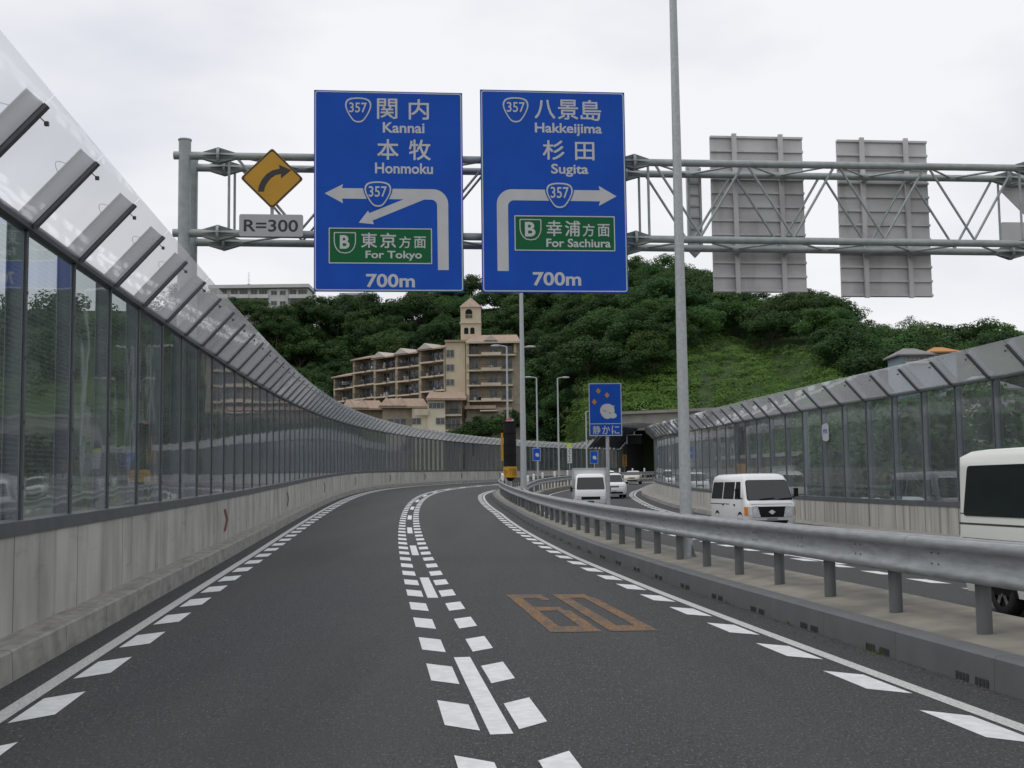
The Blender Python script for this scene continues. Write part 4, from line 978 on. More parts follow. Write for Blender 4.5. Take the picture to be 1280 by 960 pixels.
def car(name, label, loc, rz, paint, L_=4.5, W=1.72, H=1.44, hood=.92, ws=-.95, rl=-.15, rb=1.1, rw=1.75, cat='car', suv=False):
    t = thing(name, label, cat, loc, rz); h2 = L_ / 2; w2 = W / 2
    R = [(.24, -h2 + .1, h2 - .1, w2 - .06, .25), (.45, -h2, h2, w2, .28), (hood - .2, -h2 + .05, h2 - .02, w2, .28), (hood - .06, -h2 + .22, h2 - .06, w2 - .02, .28), (hood, -h2 + .42, h2 - .12, w2 - .08, .26), (hood + .02, -h2 + .7, h2 - .2, w2 - .16, .25)]
    G = [(hood - .06, ws, rw, w2 - .05, .18), (H - .10, rl, rb, w2 - .2, .16), (H - .03, rl + .15, rb - .12, w2 - .28, .16), (H, rl + .4, rb - .35, w2 - .42, .16)]
    mb = MB(); stack(mb, R); stack(mb, G); mb.build('body', paint, t, sharp=50)
    mb = MB(); front_plate(mb, G, rpoly(-w2 + .13, hood + .02, w2 - .13, H - .12, .06, .11, .11)); mb.build('windscreen', M['carglass'], t)
    for sx in (1, -1):
        mid = (rl + rb) / 2
        f_ = (H - .14 - hood - .03) / (H - .10 - hood + .06)
        mb = MB(); side_plate(mb, G, sx, rpoly(ws + .22, hood + .03, mid - .04, H - .14, .04, (rl - ws) * f_ * .95, 0)); mb.build('side_window', M['carglass'], t)
        mb = MB(); side_plate(mb, G, sx, rpoly(mid + .04, hood + .03, rw - .2, H - .14, .04, 0, (rw - rb) * f_ * .95)); mb.build('side_window', M['carglass'], t)
        mb = MB(); front_plate(mb, R, [(sx * (w2 * .45), hood - .28), (sx * (w2 * .78), hood - .3), (sx * (w2 * .80), hood - .14), (sx * (w2 * .5), hood - .16)][::sx]); mb.build('headlight', M['lampglass'], t)
        mb = MB(); mb.box((sx * (w2 + .06), ws + .25, hood + .1), (.18, .09, .13)); mb.build('wing_mirror', paint, t)
        for y in (-L_ * .29, L_ * .29): wheel(t, sx * (w2 - .1), y, .35 if suv else .31)
    mb = MB(); front_plate(mb, R, [(-w2 * .38, hood - .34), (w2 * .38, hood - .34), (w2 * .42, hood - .18), (-w2 * .42, hood - .18)]); mb.build('grille', M['black'], t)
    mb = MB(); front_plate(mb, R, [(-w2 * .7, .3), (w2 * .7, .3), (w2 * .66, .42), (-w2 * .66, .42)]); mb.build('air_intake', M['black'], t)
    mb = MB(); front_plate(mb, R, [(-.17, .44), (.17, .44), (.17, .56), (-.17, .56)], 0, .03); mb.build('number_plate', M['platewhite'], t)
    mb = MB()
    for y in (-L_ * .29, L_ * .29): arch(mb, R, y, .42 if suv else .37, .34 if suv else .3)
    mb.build('wheel_arch', M['black'], t)
    return t
c, a = place_front(767.5, 84, 4.4); car('car', 'white off road car right behind the truck', c, a, M['carwhite'], 4.4, 1.8, 1.74, 1.08, -1.0, -.35, 1.9, 2.12, suv=True)
c, a = place_front(759, 104, 4.4); car('car', 'white car farthest left, its roof showing behind the sign post', c, a, M['carwhite'], 4.4, 1.72, 1.7, 1.0, -1.1, -.4, 1.8, 2.1)
c, a = place_front(789.5, 127, 4.6); car('car', 'pale saloon car leaving the dark tunnel mouth', c, a, M['cargold'], 4.6, 1.74, 1.42)
# truck
c, a = place_front(743.5, 64, 4.7); a = -.035; t = thing('truck', 'small white box truck half hidden by the blue sign post', 'truck', c, a)
R = [(.35, -2.3, -.7, .80, .14), (.5, -2.36, -.7, .84, .14), (1.0, -2.34, -.7, .845, .14), (1.12, -2.27, -.7, .84, .14), (1.8, -1.95, -.72, .77, .14), (1.93, -1.8, -.78, .70, .14), (1.98, -1.6, -.9, .55, .14)]
mb = MB(); stack(mb, R); mb.build('cab', M['carwhite'], t, sharp=50)
mb = MB(); front_plate(mb, R, rpoly(-.75, 1.14, .75, 1.78, .06, .06, .06)); mb.build('windscreen', M['carglass'], t)
for sx in (1, -1):
    mb = MB(); side_plate(mb, R, sx, rpoly(-1.95, 1.15, -.9, 1.75, .05, .25, 0)); mb.build('side_window', M['carglass'], t)
    mb = MB(); front_plate(mb, R, [(sx * .55, .62), (sx * .74, .62), (sx * .74, .8), (sx * .55, .8)][::sx]); mb.build('headlight', M['lampglass'], t)
    mb = MB(); mb.bar((sx * .8, -2.1, 1.2), (sx * 1.0, -2.15, 1.22), .03, .03); mb.box((sx * 1.02, -2.15, 1.15), (.12, .08, .24)); mb.build('wing_mirror', M['black'], t)
    for y in (-1.7, 1.2): wheel(t, sx * .7, y, .3)
mb = MB(); front_plate(mb, R, [(-.5, .6), (.5, .6), (.5, .76), (-.5, .76)]); mb.build('grille', M['black'], t)
mb = MB(); front_plate(mb, R, [(-.17, .40), (.17, .40), (.17, .53), (-.17, .53)], 0, .03); mb.build('number_plate', M['green'], t)
mb = MB(); mb.box((0, .85, .55), (1.5, 3.0, .25)); mb.build('chassis', M['black'], t)
mb = MB(); mb.box((0, .9, 1.48), (1.84, 3.1, 1.6))
for sx in (-1, 1):
    mb.box((sx * .9, -.66, 1.48), (.09, .09, 1.62), mi=1)
mb.box((0, -.66, 2.26), (1.86, .09, .09), mi=1); mb.build('cargo_box', [M['carwhite'], M['carsilver']], t)

# ------------------------------------------------------------------ hill behind the road
def dirx(u): return (u - 640) / F          # lateral slope of a bearing
def ridge_y(u): return lerp(u, [-2600, -1500, -700, -100, 200, 300, 400, 470, 520, 570, 640, 720, 790, 830, 870, 905, 960, 1010, 1040, 1065, 1100, 1160, 1230, 1300, 1500, 2000, 3000],
                              [560, 520, 440, 385, 388, 405, 408, 403, 399, 388, 382, 376, 363, 358, 366, 390, 402, 408, 416, 446, 458, 462, 462, 466, 470, 480, 500])
def ridge_d(u): return lerp(u, [-2600, 200, 640, 900, 1040, 1280, 1800, 3000], [260, 330, 330, 300, 270, 240, 190, 150])
def foot_d(u): return lerp(u, [-2600, -400, 250, 700, 740, 880, 960, 1060, 1280, 1800, 3000], [90, 180, 252, 246, 219, 219, 190, 150, 115, 80, 60])
def foot_z(u): return lerp(u, [-2600, 690, 735, 870, 960, 1100], [-.9, -.9, 12.6, 12.6, 5, -.9])
def hill_z(u, f):
    """f: 0 at the foot, 1 at the ridge, falling behind it"""
    dr = ridge_d(u); zr = HC + (YH - .013 * (u - 640) - ridge_y(u)) / F * dr; z0 = foot_z(u)
    if f <= 1: 
        q = f ** .85; return z0 + (zr - z0) * q
    return zr - (f - 1) * 6
def hill_pt(u, f, bump=True):
    d = foot_d(u) + (ridge_d(u) - foot_d(u)) * f
    z = hill_z(u, f)
    if bump: z += 1.6 * math.sin(u * .021 + f * 5) * math.sin(f * PI) + 1.0 * math.sin(u * .05 + f * 11) * math.sin(min(f, 1) * PI)
    return Vector((dirx(u) * d, d, z))
mb = MB(); us = list(range(-2600, 3001, 28)); fs_ = [i / 16 for i in range(0, 24)]
vs_ = [hill_pt(u, f) for u in us for f in fs_]; nf = len(fs_)
mb.add(vs_, [(i * nf + k, (i + 1) * nf + k, (i + 1) * nf + k + 1, i * nf + k + 1) for i in range(len(us) - 1) for k in range(nf - 1)], smooth=True)
for i in range(len(us) - 1):
    a, b = hill_pt(us[i], 0), hill_pt(us[i + 1], 0); mb.add([a, b, Vector((b.x, b.y, -1.5)), Vector((a.x, a.y, -1.5))], [(0, 1, 2, 3)])
tag(mb.build('hill', M['hill']), kind='structure')

def leaf(mb, c, n, s, asp=.6):
    n = Vector(n).normalized(); x = n.orthogonal().normalized(); a = random.random() * 6.28; y = n.cross(x)
    x, y = x * math.cos(a) + y * math.sin(a), y * math.cos(a) - x * math.sin(a)
    mb.add([c - x * s, c - y * s * asp, c + x * s, c + y * s * asp], [(0, 1, 2, 3)])
def rdir():
    z = random.uniform(-1, 1); a = random.random() * 2 * PI; r = math.sqrt(1 - z * z); return Vector((r * math.cos(a), r * math.sin(a), z))
def crown_mesh(seed, rx, rz, clumps, per, ls, flat=1.0):
    random.seed(seed); mb = MB()
    for i in range(clumps):
        d = rdir(); d.z = d.z * .75 + .3 if d.z < 0 else d.z
        d.normalize(); k = random.uniform(.55, 1.0)
        c = Vector((d.x * rx * k, d.y * rx * k, d.z * rz * k * flat)); cr_ = random.uniform(.22, .38) * rx
        for j in range(per):
            e = rdir(); q = c + Vector((e.x, e.y, e.z * .62)) * cr_ * random.uniform(.7, 1.08)
            nn = (e + Vector((0, 0, .7)) + rdir() * .55); leaf(mb, q, nn, ls * random.uniform(.6, 1.25))
    return mb
def trunk_mesh(seed, h, r, rx, rz):
    random.seed(seed); mb = MB(); mb.cyl((0, 0, -1.5), (0, 0, h * .9), r, r * .55, 8)
    for k in range(6):
        a = 2 * PI * k / 6 + random.random(); z = h * random.uniform(.5, .85); e = Vector((math.cos(a) * rx * .65, math.sin(a) * rx * .65, h + rz * random.uniform(-.1, .5)))
        m_ = Vector((math.cos(a) * rx * .25, math.sin(a) * rx * .25, z + (e.z - z) * .6)); mb.cyl((0, 0, z), m_, r * .45, r * .3, 6); mb.cyl(m_, e, r * .3, r * .1, 6)
    return mb
PROTO = {}
def tree_proto(key, seed, rx, rz, h, clumps, per, ls, leafm):
    c = crown_mesh(seed, rx, rz, clumps, per, ls).build('crown', M[leafm]); t = trunk_mesh(seed, h, .22, rx, rz).build('trunk', M['bark'])
    PROTO.setdefault(key, []).append((c, t, h, rz))
for i in range(4): tree_proto('dark', 10 + i, 4.6, 3.6, 4.2, 50, 150, .21, 'leaf_dark')
for i in range(3): tree_proto('mid', 30 + i, 4.2, 3.4, 4.0, 46, 150, .20, 'leaf_mid')
tree_proto('airy', 50, 5.4, 2.9, 7.0, 40, 90, .17, 'leaf_mid'); tree_proto('airy', 51, 4.8, 3.0, 6.0, 34, 90, .17, 'leaf_mid')
tree_proto('bush', 60, 2.6, 2.1, 1.2, 30, 150, .13, 'leaf_mid'); tree_proto('bush', 61, 2.6, 2.2, 1.2, 30, 150, .13, 'leaf_dark')
used = set()
def place_tree(key, p, sc_, label, group, rnd):
    i = rnd.randrange(len(PROTO[key])); c0, t0, h, rz_h = PROTO[key][i]
    r = thing('tree' if key != 'bush' else 'bush', label, 'tree' if key != 'bush' else 'bush', p, rnd.random() * 6.28, group); r.scale = (sc_ * rnd.uniform(.9, 1.15), sc_ * rnd.uniform(.9, 1.15), sc_ * rnd.uniform(.9, 1.12))
    if (key, i) in used: c, t = link_copy(c0, r), link_copy(t0, r)
    else: used.add((key, i)); c, t = c0, t0; c.parent = r; t.parent = r
    c.location = (0, 0, h + rz_h * .25)
rnd = random.Random(21)
def vine_top(u): return lerp(u, [655, 690, 730, 780, 830, 870, 905, 960, 1040, 1120, 1200], [.0, .10, .15, .17, .19, .36, .68, .68, .62, .5, .3])
pts = []
tries = 0
while len(pts) < 280 and tries < 90000:
    tries += 1
    u = rnd.uniform(225, 1290); f = rnd.random() ** .9 * 1.08
    if u > 655 and f < vine_top(u) + .03: continue
    p = hill_pt(u, f)
    if any((p - q).length < 6.4 for q, _, _ in pts): continue
    if 262 < u < 392 and f > .80: continue
    # keep clear of the apartment block and the house
    if -44 < p.x < 8 and p.y < 252: continue
    pts.append((p, u, f))
def region(u, f):
    if f > .82: 
        return 'on the left ridge beside the grey apartments' if u < 480 else 'on the ridge behind the two blue signs' if u < 790 else 'on the hilltop right of the blue signs' if u < 920 else 'on the low ridge under the sign backs'
    if u < 420: return 'on the slope above the left barrier canopy'
    if u < 580: return 'on the slope above the stepped beige building'
    if u < 700: return 'on the slope right of the bell tower'
    if u < 860: return 'on the dark slope above the sleeping face sign'
    return 'on the slope above the bright green vines'
for p, u, f in pts:
    key = 'mid' if rnd.random() < .30 else 'dark'
    lab = ('broad dark green tree ' if key == 'dark' else 'brighter green leafy tree ') + region(u, f)
    place_tree(key, p - Vector((0, 0, .6)), rnd.uniform(.78, 1.28), lab, lab.replace('tree', 'trees', 1), rnd)
for u, yt_, D, s_ in ((281, 374, 305, .9), (300, 372, 308, .95), (318, 375, 304, .9), (332, 384, 300, .8), (352, 383, 302, .8), (368, 378, 307, .9), (384, 374, 309, .9), (398, 379, 306, .8), (336, 402, 298, .8), (346, 396, 296, .85), (356, 400, 298, .8), (430, 374.5, 330, .9), (446, 375, 331, .9)):
    p = at(u, yt_, D); p.z -= 8.4 * s_; place_tree('dark', p, s_, 'dark green tree rising in front of the grey apartments on the ridge', 'trees in front of the grey apartments', rnd)
# single trees against the sky
for u, y, D, s_, lab in ((1138, 389, 228, 1.25, 'feathery light crowned tree standing above the blue grey house'), (1172, 400, 232, .95, 'open feathery tree right of the blue grey house'), (1108, 399, 235, .9, 'small open tree left of the feathery one on the low ridge'), (1215, 413, 235, .9, 'small loose tree above the right barrier canopy')):
    p = hill_pt(u, .93); s_ = max(.5, (at(u, y, p.y).z - p.z) / 10.6); place_tree('airy', p, s_, lab, None, rnd)
for u, f, s_, lab in ((1080, .40, 1.2, 'reddish round bush beside the vine slope left of the house'), (1100, .32, 1.0, 'low bush at the right end of the vine slope'), (684, .10, 1.3, 'bush right of the beige building behind two lamp posts'), (664, .05, 1.5, 'bush below the beige building behind the black column')):
    place_tree('bush', hill_pt(u, f), s_ * 1.3, lab, None, rnd)
for k, (u, D, s_) in enumerate(((592, 226, 1.0), (612, 228, 1.2), (628, 230, 1.3), (640, 234, 1.4), (580, 224, .8))):
    p = at(u, 545, D); p.z = HC + (YH - (557, 556, 552, 550, 556)[k]) / F * D; place_tree('bush', p, s_ * 1.3, 'round bush at the foot of the beige building beside the barrier', 'bushes at the foot of the beige building', rnd)
# vines over the slope
random.seed(5); mb = MB()
cell = []
for k in range(900):
    u = random.uniform(650, 1290); f = random.random() * max(.02, (vine_top(u) + .07)); cell.append((u, f, random.uniform(1.0, 2.4)))
for u, f, r in cell:
    c = hill_pt(u, f) + Vector((0, 0, r * .1))
    for j in range(110):
        e = rdir(); e.z = abs(e.z); q = c + Vector((e.x * r * 1.2, e.y * r * 1.2, e.z * r * .62)); leaf(mb, q, e + Vector((0, -.2, .6)) + rdir() * .5, random.uniform(.13, .27))
for k in range(60000):
    u = random.uniform(650, 1290); f = random.random() * max(.02, (vine_top(u) + .05)); leaf(mb, hill_pt(u, f) + Vector((0, 0, random.uniform(0, .5))), Vector((0, -.5, 1)) + rdir() * .6, random.uniform(.14, .3))
tag(mb.build('ground_cover', M['leaf_vine']), 'bright green vines and scrub covering the bank above the tunnel', 'vines', kind='stuff')
# woods off to the sides, seen only through and in the barrier glass
def wood(u0, u1, n, f1, seed, label, l0=.16, l1=.34):
    random.seed(seed); mb = MB()
    for k in range(n):
        u = random.uniform(u0, u1); c = hill_pt(u, random.random() * f1); r = random.uniform(2.5, 4.5); c.z += r * .8
        for j in range(150):
            e = rdir(); leaf(mb, c + Vector((e.x * r, e.y * r, e.z * r * .8)) * random.uniform(.75, 1.05), e + Vector((0, 0, .5)) + rdir() * .5, random.uniform(l0, l1))
    tag(mb.build('wood', M['leaf_dark']), label, 'wood', kind='stuff')
wood(1295, 2600, 330, 1.05, 8, 'dark wood on the hillside beyond the right glass barrier')
wood(-900, 235, 420, 1.08, 9, 'dark wood on the hillside behind the left glass barrier', .4, .7)

# ------------------------------------------------------------------ beige apartment building with bell tower
D0 = 232.0
ab = thing('apartment_building', 'stepped beige apartment building with tiled roofs and a bell tower', 'building', (at(556, 600, D0).x, D0, -.9))
def bpt(x, y, D): p = at(x, y, D); return p
def blk(name, x0, x1, ytop, D, depth, m, zbot=None, ybot=None, parent=ab, ry=0):
    a = at(x0, ytop, D); b = at(x1, ytop, D); z0 = at((x0 + x1) / 2, ybot, D).z if ybot else (-.9 if zbot is None else zbot)
    mb = MB(); mb.hexa([Vector((a.x, D, z0)), Vector((b.x, D, z0)), Vector((a.x, D + depth, z0)), Vector((b.x, D + depth, z0)), Vector((a.x, D, a.z)), Vector((b.x, D, a.z)), Vector((a.x, D + depth, a.z)), Vector((b.x, D + depth, a.z))])
    return mb.build(name, m, parent, True)
def facade_window(par, x0, x1, y0, y1, D, mull=1, frame=True, name='window'):
    a = at(x0, y1, D); b = at(x1, y0, D); mb = MB(); y = D - .03; xw = b.x - a.x
    mb.hexa([Vector((xx, yy, zz)) for zz in (a.z, b.z) for yy in (y, y + .08) for xx in (a.x, b.x)])
    o = mb.build(name, M['winglass'], par, True)
    if frame:
        mb = MB(); f = .1
        for k in range(mull + 2):
            xx = a.x + xw * k / (mull + 1); mb.box((xx, y - .03, (a.z + b.z) / 2), (f, .06, b.z - a.z + f))
        for zz in (a.z, b.z): mb.box(((a.x + b.x) / 2, y - .035, zz), (xw + f, .06, f))
        mb.build('frame', M['winframe'], o, True)
    return o
# stepped wing, receding to the left at an angle
WX = [418.0, 442.3, 468.6, 495.8, 525.2, 556.5]; WD = [255, 249.6, 244.2, 239, 234.4, 230]
ROOF = [(470, 467.5), (448, 445.5), (446.5, 443), (442, 439), (436, 433.5)]     # eave heights left, right
FL = {4: [451.7, 469.9, 488.3, 506.5, 524.5], 3: [458, 475.3, 492.8, 510.3, 527.8], 2: [461.5, 478.3, 495.2, 512.2, 529], 1: [464.3, 480.8, 497.5, 514, 530.5], 0: [485, 500.8, 516.5, 532.5]}
random.seed(11)
for bi in range(5):
    x0, x1, d0, d1 = WX[bi], WX[bi + 1], WD[bi], WD[bi + 1]; dm = (d0 + d1) / 2; xm = (x0 + x1) / 2
    A, B = at(x0, 500, d0), at(x1, 500, d1); A.z = B.z = 0; e = (B - A).normalized(); n_ = Vector((e.y, -e.x, 0)); W_ = (B - A).length     # n_ faces the road
    zr = at(xm, ROOF[bi][0], dm).z; zs = [at(xm, y, dm).z for y in FL[bi]]
    def pt(u, b, z): return A + e * u - n_ * b + Vector((0, 0, z))
    def bx3(mb, u0, u1, b0, b1, z0, z1, mi=0): mb.hexa([pt(u, b, z) for z in (z0, z1) for b in (b0, b1) for u in (u0, u1)], mi)
    mb = MB(); bx3(mb, 0, W_, 1.7, 8, -.9, zr); bx3(mb, -.02, .55, -.2, 1.7, -.9, zr); bx3(mb, W_ - .28, W_, -.1, 1.7, -.9, zr - .002); mb.build('wall', M['tan'], ab, True)
    # roof: lean-to of tiles with a small white gable
    mb = MB(); mb.add([pt(-.3, -.7, zr), pt(W_ + .1, -.7, zr), pt(W_ + .1, 3.5, zr + 1.0), pt(-.3, 3.5, zr + 1.0), pt(-.3, -.7, zr - .25), pt(W_ + .1, -.7, zr - .25), pt(W_ + .1, 8, zr - .25), pt(-.3, 8, zr - .25)], [(0, 1, 2, 3), (4, 5, 1, 0), (3, 2, 6, 7), (0, 3, 7, 4), (1, 5, 6, 2)])
    rf = mb.build('roof', M['roof_tile'], ab, True)
    if bi >= 2:
        mb = MB(); gw_ = W_ * .62; zg = zr + .02; mb.add([pt(.0, -.85, zg), pt(gw_, -.85, zg), pt(gw_ / 2, -.85, zg + 1.15), pt(0, 3.5, zg), pt(gw_, 3.5, zg), pt(gw_ / 2, 3.5, zg + 1.15)], [(0, 1, 2), (0, 2, 5, 3), (1, 4, 5, 2)]); mb.build('gable', M['gable'], rf, True)
    for k, z in enumerate(zs):
        ztop = (zr - .3) if k == 0 else zs[k - 1] - .28
        mb = MB(); bx3(mb, .5, W_ * .62, -.55, 1.7, z - .30, z); bx3(mb, W_ * .62 + .003, W_ - .1, -.15, 1.7, z - .20, z + .10); bal = mb.build('balcony', M['slab'], ab, True)
        mb = MB(); bx3(mb, .5, W_ * .62, -.52, -.48, z + 1.0, z + 1.08)
        for q in range(14): u = .55 + (W_ * .62 - .6) * q / 13; bx3(mb, u, u + .05, -.515, -.485, z, z + 1.0)
        bx3(mb, W_ * .62, W_ - .2, -.12, -.08, z + .95, z + 1.03)
        for q in range(9): u = W_ * .62 + (W_ * .38 - .4) * q / 8; bx3(mb, u, u + .05, -.115, -.085, z + .1, z + .95)
        mb.build('railing', M['railing'], bal, True)
        mb = MB(); bx3(mb, .85, W_ * .5, 1.6, 1.72, z + .1, z + 2.1); bx3(mb, W_ * .5 + .25, W_ - .5, 1.6, 1.72, z + .1, z + 2.1); wi = mb.build('window', M['winglass'], ab, True)
        mb = MB()
        for u in (.85, W_ * .28, W_ * .5, W_ * .5 + .25, W_ * .75, W_ - .5): bx3(mb, u - .04, u + .04, 1.55, 1.6, z + .1, z + 2.15)
        mb.build('frame', M['winframe'], wi, True)
        mb = MB()      # washing, plant pots and air conditioners on the balcony
        for q in range(random.randint(2, 5)):
            u = random.uniform(.8, W_ - .9); h = random.uniform(.25, .9); zz = z + random.choice((.1, .1, .7)); bx3(mb, u, u + random.uniform(.2, .6), random.uniform(-.3, .4), random.uniform(.5, 1.0), zz, zz + h)
        mb.build('clutter', M['laundry'], bal, True)
# stair tower block, cream
blk('wall', 556.6, 581.5, 427, 230.2, 9, M['cream'])
blk('roof', 555.8, 582.5, 425, 229.8, 10, M['roof_tile'], ybot=427.2)
for y0, y1 in ((437.5, 446.5), (455.5, 463.8), (474, 482)): facade_window(ab, 558, 567.5, y0, y1, 230.2)
# right block
RD = 229.0
blk('wall', 584.5, 649, 426, RD + 2.0, 9, M['tan']); blk('wall', 582.3, 586.0, 426, RD + .4, 2, M['cream'], ybot=545); blk('wall', 642.0, 645.5, 427, RD + .8, 1.6, M['cream'], ybot=441)
a, b = at(582, 427, RD - .6), at(650.5, 426.2, RD - .6); c, d = at(590, 419, RD + 4), at(646, 418.5, RD + 4); zr = a.z
mb = MB(); bb = [Vector((a.x, RD + 11, zr)), Vector((b.x, RD + 11, zr))]
mb.add([a, Vector((b.x, b.y, zr)), Vector((d.x, d.y, c.z)), c, bb[0], bb[1]], [(0, 1, 2, 3), (1, 5, 2), (0, 3, 4), (4, 3, 2, 5)]); mb.add([a - Vector((0, 0, .35)), Vector((b.x, b.y, zr - .35)), Vector((b.x, b.y, zr)), a], [(0, 1, 2, 3)], 1)
rf = mb.build('roof', [M['roof_tile'], M['slab']], ab, True)
g0, g1, g2 = at(605, 425.5, RD - .8), at(622, 425.5, RD - .8), at(613.5, 418.5, RD - .8); off_ = Vector((0, 4, 0)); mb = MB(); mb.add([g0, g1, g2, g0 + off_, g1 + off_, g2 + off_], [(0, 1, 2), (0, 2, 5, 3), (1, 4, 5, 2)]); mb.build('gable', M['gable'], rf, True)
for k, y in enumerate((443, 462.2, 481, 500.3)):
    z = at(610, y, RD).z; mb = MB(); xa, xb, xc, xd = (at(x, y, RD).x for x in (584, 601.5, 626.5, 645))
    for (u0, u1, b0, h) in ((xa, xb, 0, .3), (xb + .005, xc, -.7, .62), (xc + .005, xd if k == 0 else xd - .6, 0, .3)): mb.hexa([Vector((u, RD + b, zz)) for zz in (z - .25, z - .25 + h) for b in (b0, 2.0) for u in (u0, u1)])
    bal = mb.build('balcony', M['slab'], ab, True)
    mb = MB()
    for (u0, u1, b0, zz) in ((xa, xb, .05, z), (xb, xc, -.62, z + .35), (xc, xd - .6, .05, z)):
        mb.hexa([Vector((u, RD + b, q)) for q in (z + .95, z + 1.02) for b in (b0, b0 + .05) for u in (u0, u1)])
        nq = int((u1 - u0) / .28)
        for q in range(nq): mb.hexa([Vector((u0 + (u1 - u0) * q / nq + uu, RD + b, w_)) for w_ in (zz, z + .95) for b in (b0, b0 + .04) for uu in (0, .05)])
    mb.build('railing', M['railing'], bal, True)
    yt = y - 13.5
    for x0, x1 in ((589, 597.5), (612, 622), (627.5, 640)): facade_window(ab, x0, x1, yt, y - 1.5, RD + 2.0, 1)
    mb = MB()
    for q in range(random.randint(2, 6)):
        u = random.uniform(xa + .3, xd - 2); h = random.uniform(.3, .8); mb.hexa([Vector((u + uu, RD + b, zz)) for zz in (z + .1, z + .1 + h) for b in (.5, 1.0) for uu in (0, random.uniform(.3, .9))])
    mb.build('clutter', M['laundry'], bal, True)
# lower rows under the right block
blk('wall', 583, 640, 510, RD - 1.5, 4, M['tan']); blk('roof', 581, 620, 507, RD - 3.2, 6, M['roof_tile'], ybot=511); blk('roof', 600, 622, 512.5, RD - 3.6, 5, M['slab'], ybot=514)
for x0, x1, y0, y1 in ((582.5, 588, 523, 533.5), (600, 617, 524, 535)): facade_window(ab, x0, x1, y0, y1, RD - 1.5)
# arch block and cream front block
blk('wall', 556.4, 577.5, 497, 226.5, 6, M['tan'])
blk('wall', 534.4, 556.3, 497, 225, 8, M['white_wall'])
a0, a1, a2, a3 = at(532.5, 497.5, 224.2), at(583, 497.5, 224.2), at(580, 490, 229), at(537, 490, 229)
mb = MB(); mb.add([a0, a1, a2, a3, a0 - Vector((0, 0, .4)), a1 - Vector((0, 0, .4)), Vector((a1.x, 233, a1.z)), Vector((a0.x, 233, a0.z))], [(0, 1, 2, 3), (4, 5, 1, 0), (1, 6, 2), (0, 3, 7), (3, 2, 6, 7)]); mb.build('roof', M['roof_tile'], ab, True)
facade_window(ab, 536, 555.5, 503.5, 510.5, 225, 3); facade_window(ab, 545, 556, 522.2, 530.3, 225, 1); facade_window(ab, 515, 526, 522.7, 530.5, 225.9, 1)
blk('roof', 533.4, 557.0, 500.3, 224.8, 1, M['slab'], ybot=501.4)
# arch window
ax0, ax1, ay0, ay1 = 562.5, 572.5, 503.5, 516
pl = [at(ax0, ay1, 226.4), at(ax1, ay1, 226.4)]; cx = (pl[0].x + pl[1].x) / 2; rr = (pl[1].x - pl[0].x) / 2; zc_ = at(567, ay0 + 5, 226.4).z
poly = [(pl[0].x, pl[0].z), (pl[1].x, pl[0].z)] + [(cx + rr * math.cos(PI * k / 10), zc_ + rr * math.sin(PI * k / 10)) for k in range(11)]
mb = MB(); mb.prism(poly, 226.38, 226.48); mb.build('window', M['winglass'], ab, True)
for y in (518, 537):
    z = at(566, y, 226).z; mb = MB(); xa, xb = at(556.6, y, 226).x, at(577 if y < 520 else 592, y, 226).x
    mb.hexa([Vector((u, b, zz)) for zz in (z - .35, z) for b in (225.2, 226.6) for u in (xa, xb)]); bal = mb.build('balcony', M['slab'], ab, True)
    mb = MB(); mb.hexa([Vector((u, b, zz)) for zz in (z + .9, z + 1) for b in (225.3, 225.36) for u in (xa, xb)])
    for q in range(14): mb.hexa([Vector((xa + (xb - xa) * q / 14 + uu, b, zz)) for zz in (z, z + .9) for b in (225.3, 225.34) for uu in (0, .05)])
    mb.build('railing', M['railing'], bal, True)
facade_window(ab, 559, 575, 524, 535, 226.5, 2)
# low wing with tiled roof at the left
blk('wall', 478, 520, 507, 227, 8, M['tan']); blk('wall', 515, 534.6, 507, 225.9, 8, M['white_wall']); blk('wall', 430, 478, 511, 232, 8, M['tan'])
for xa, xb, yr, yt, d_ in ((473, 535, 507.5, 498, 225.5), (425, 480, 510, 500.5, 230)):
    e0, e1 = at(xa, yr, d_), at(xb, yr, d_); r0, r1 = at(xa + 14, yt, d_ + 5), at(xb - 6, yt, d_ + 5)
    mb = MB(); mb.add([e0, e1, r1, r0, Vector((e1.x, d_ + 10, e1.z)), Vector((e0.x, d_ + 10, e0.z)), e0 - Vector((0, 0, .35)), e1 - Vector((0, 0, .35))], [(0, 1, 2, 3), (1, 4, 2), (0, 3, 5), (3, 2, 4, 5), (6, 7, 1, 0)]); rf = mb.build('roof', M['roof_tile'], ab, True)
    for xg in (xa + 10, xa + 27):
        if xg > xb - 20: continue
        g0, g1, g2 = at(xg - 9, yr - .5, d_ - .2), at(xg + 9, yr - .5, d_ - .2), at(xg, yt - 1.5, d_ + 1); o4 = Vector((0, 4, 0)); mb = MB(); mb.add([g0, g1, g2, g2 + o4, g0 + o4, g1 + o4], [(0, 1, 2), (0, 2, 3, 4), (1, 5, 3, 2)]); mb.build('gable', M['roof_tile'], rf, True)
facade_window(ab, 485, 508, 523, 534, 227, 2); facade_window(ab, 463, 475, 523, 530, 232, 1)
blk('parapet', 518, 535.5, 511.5, 224.6, .3, M['slab'], ybot=519)
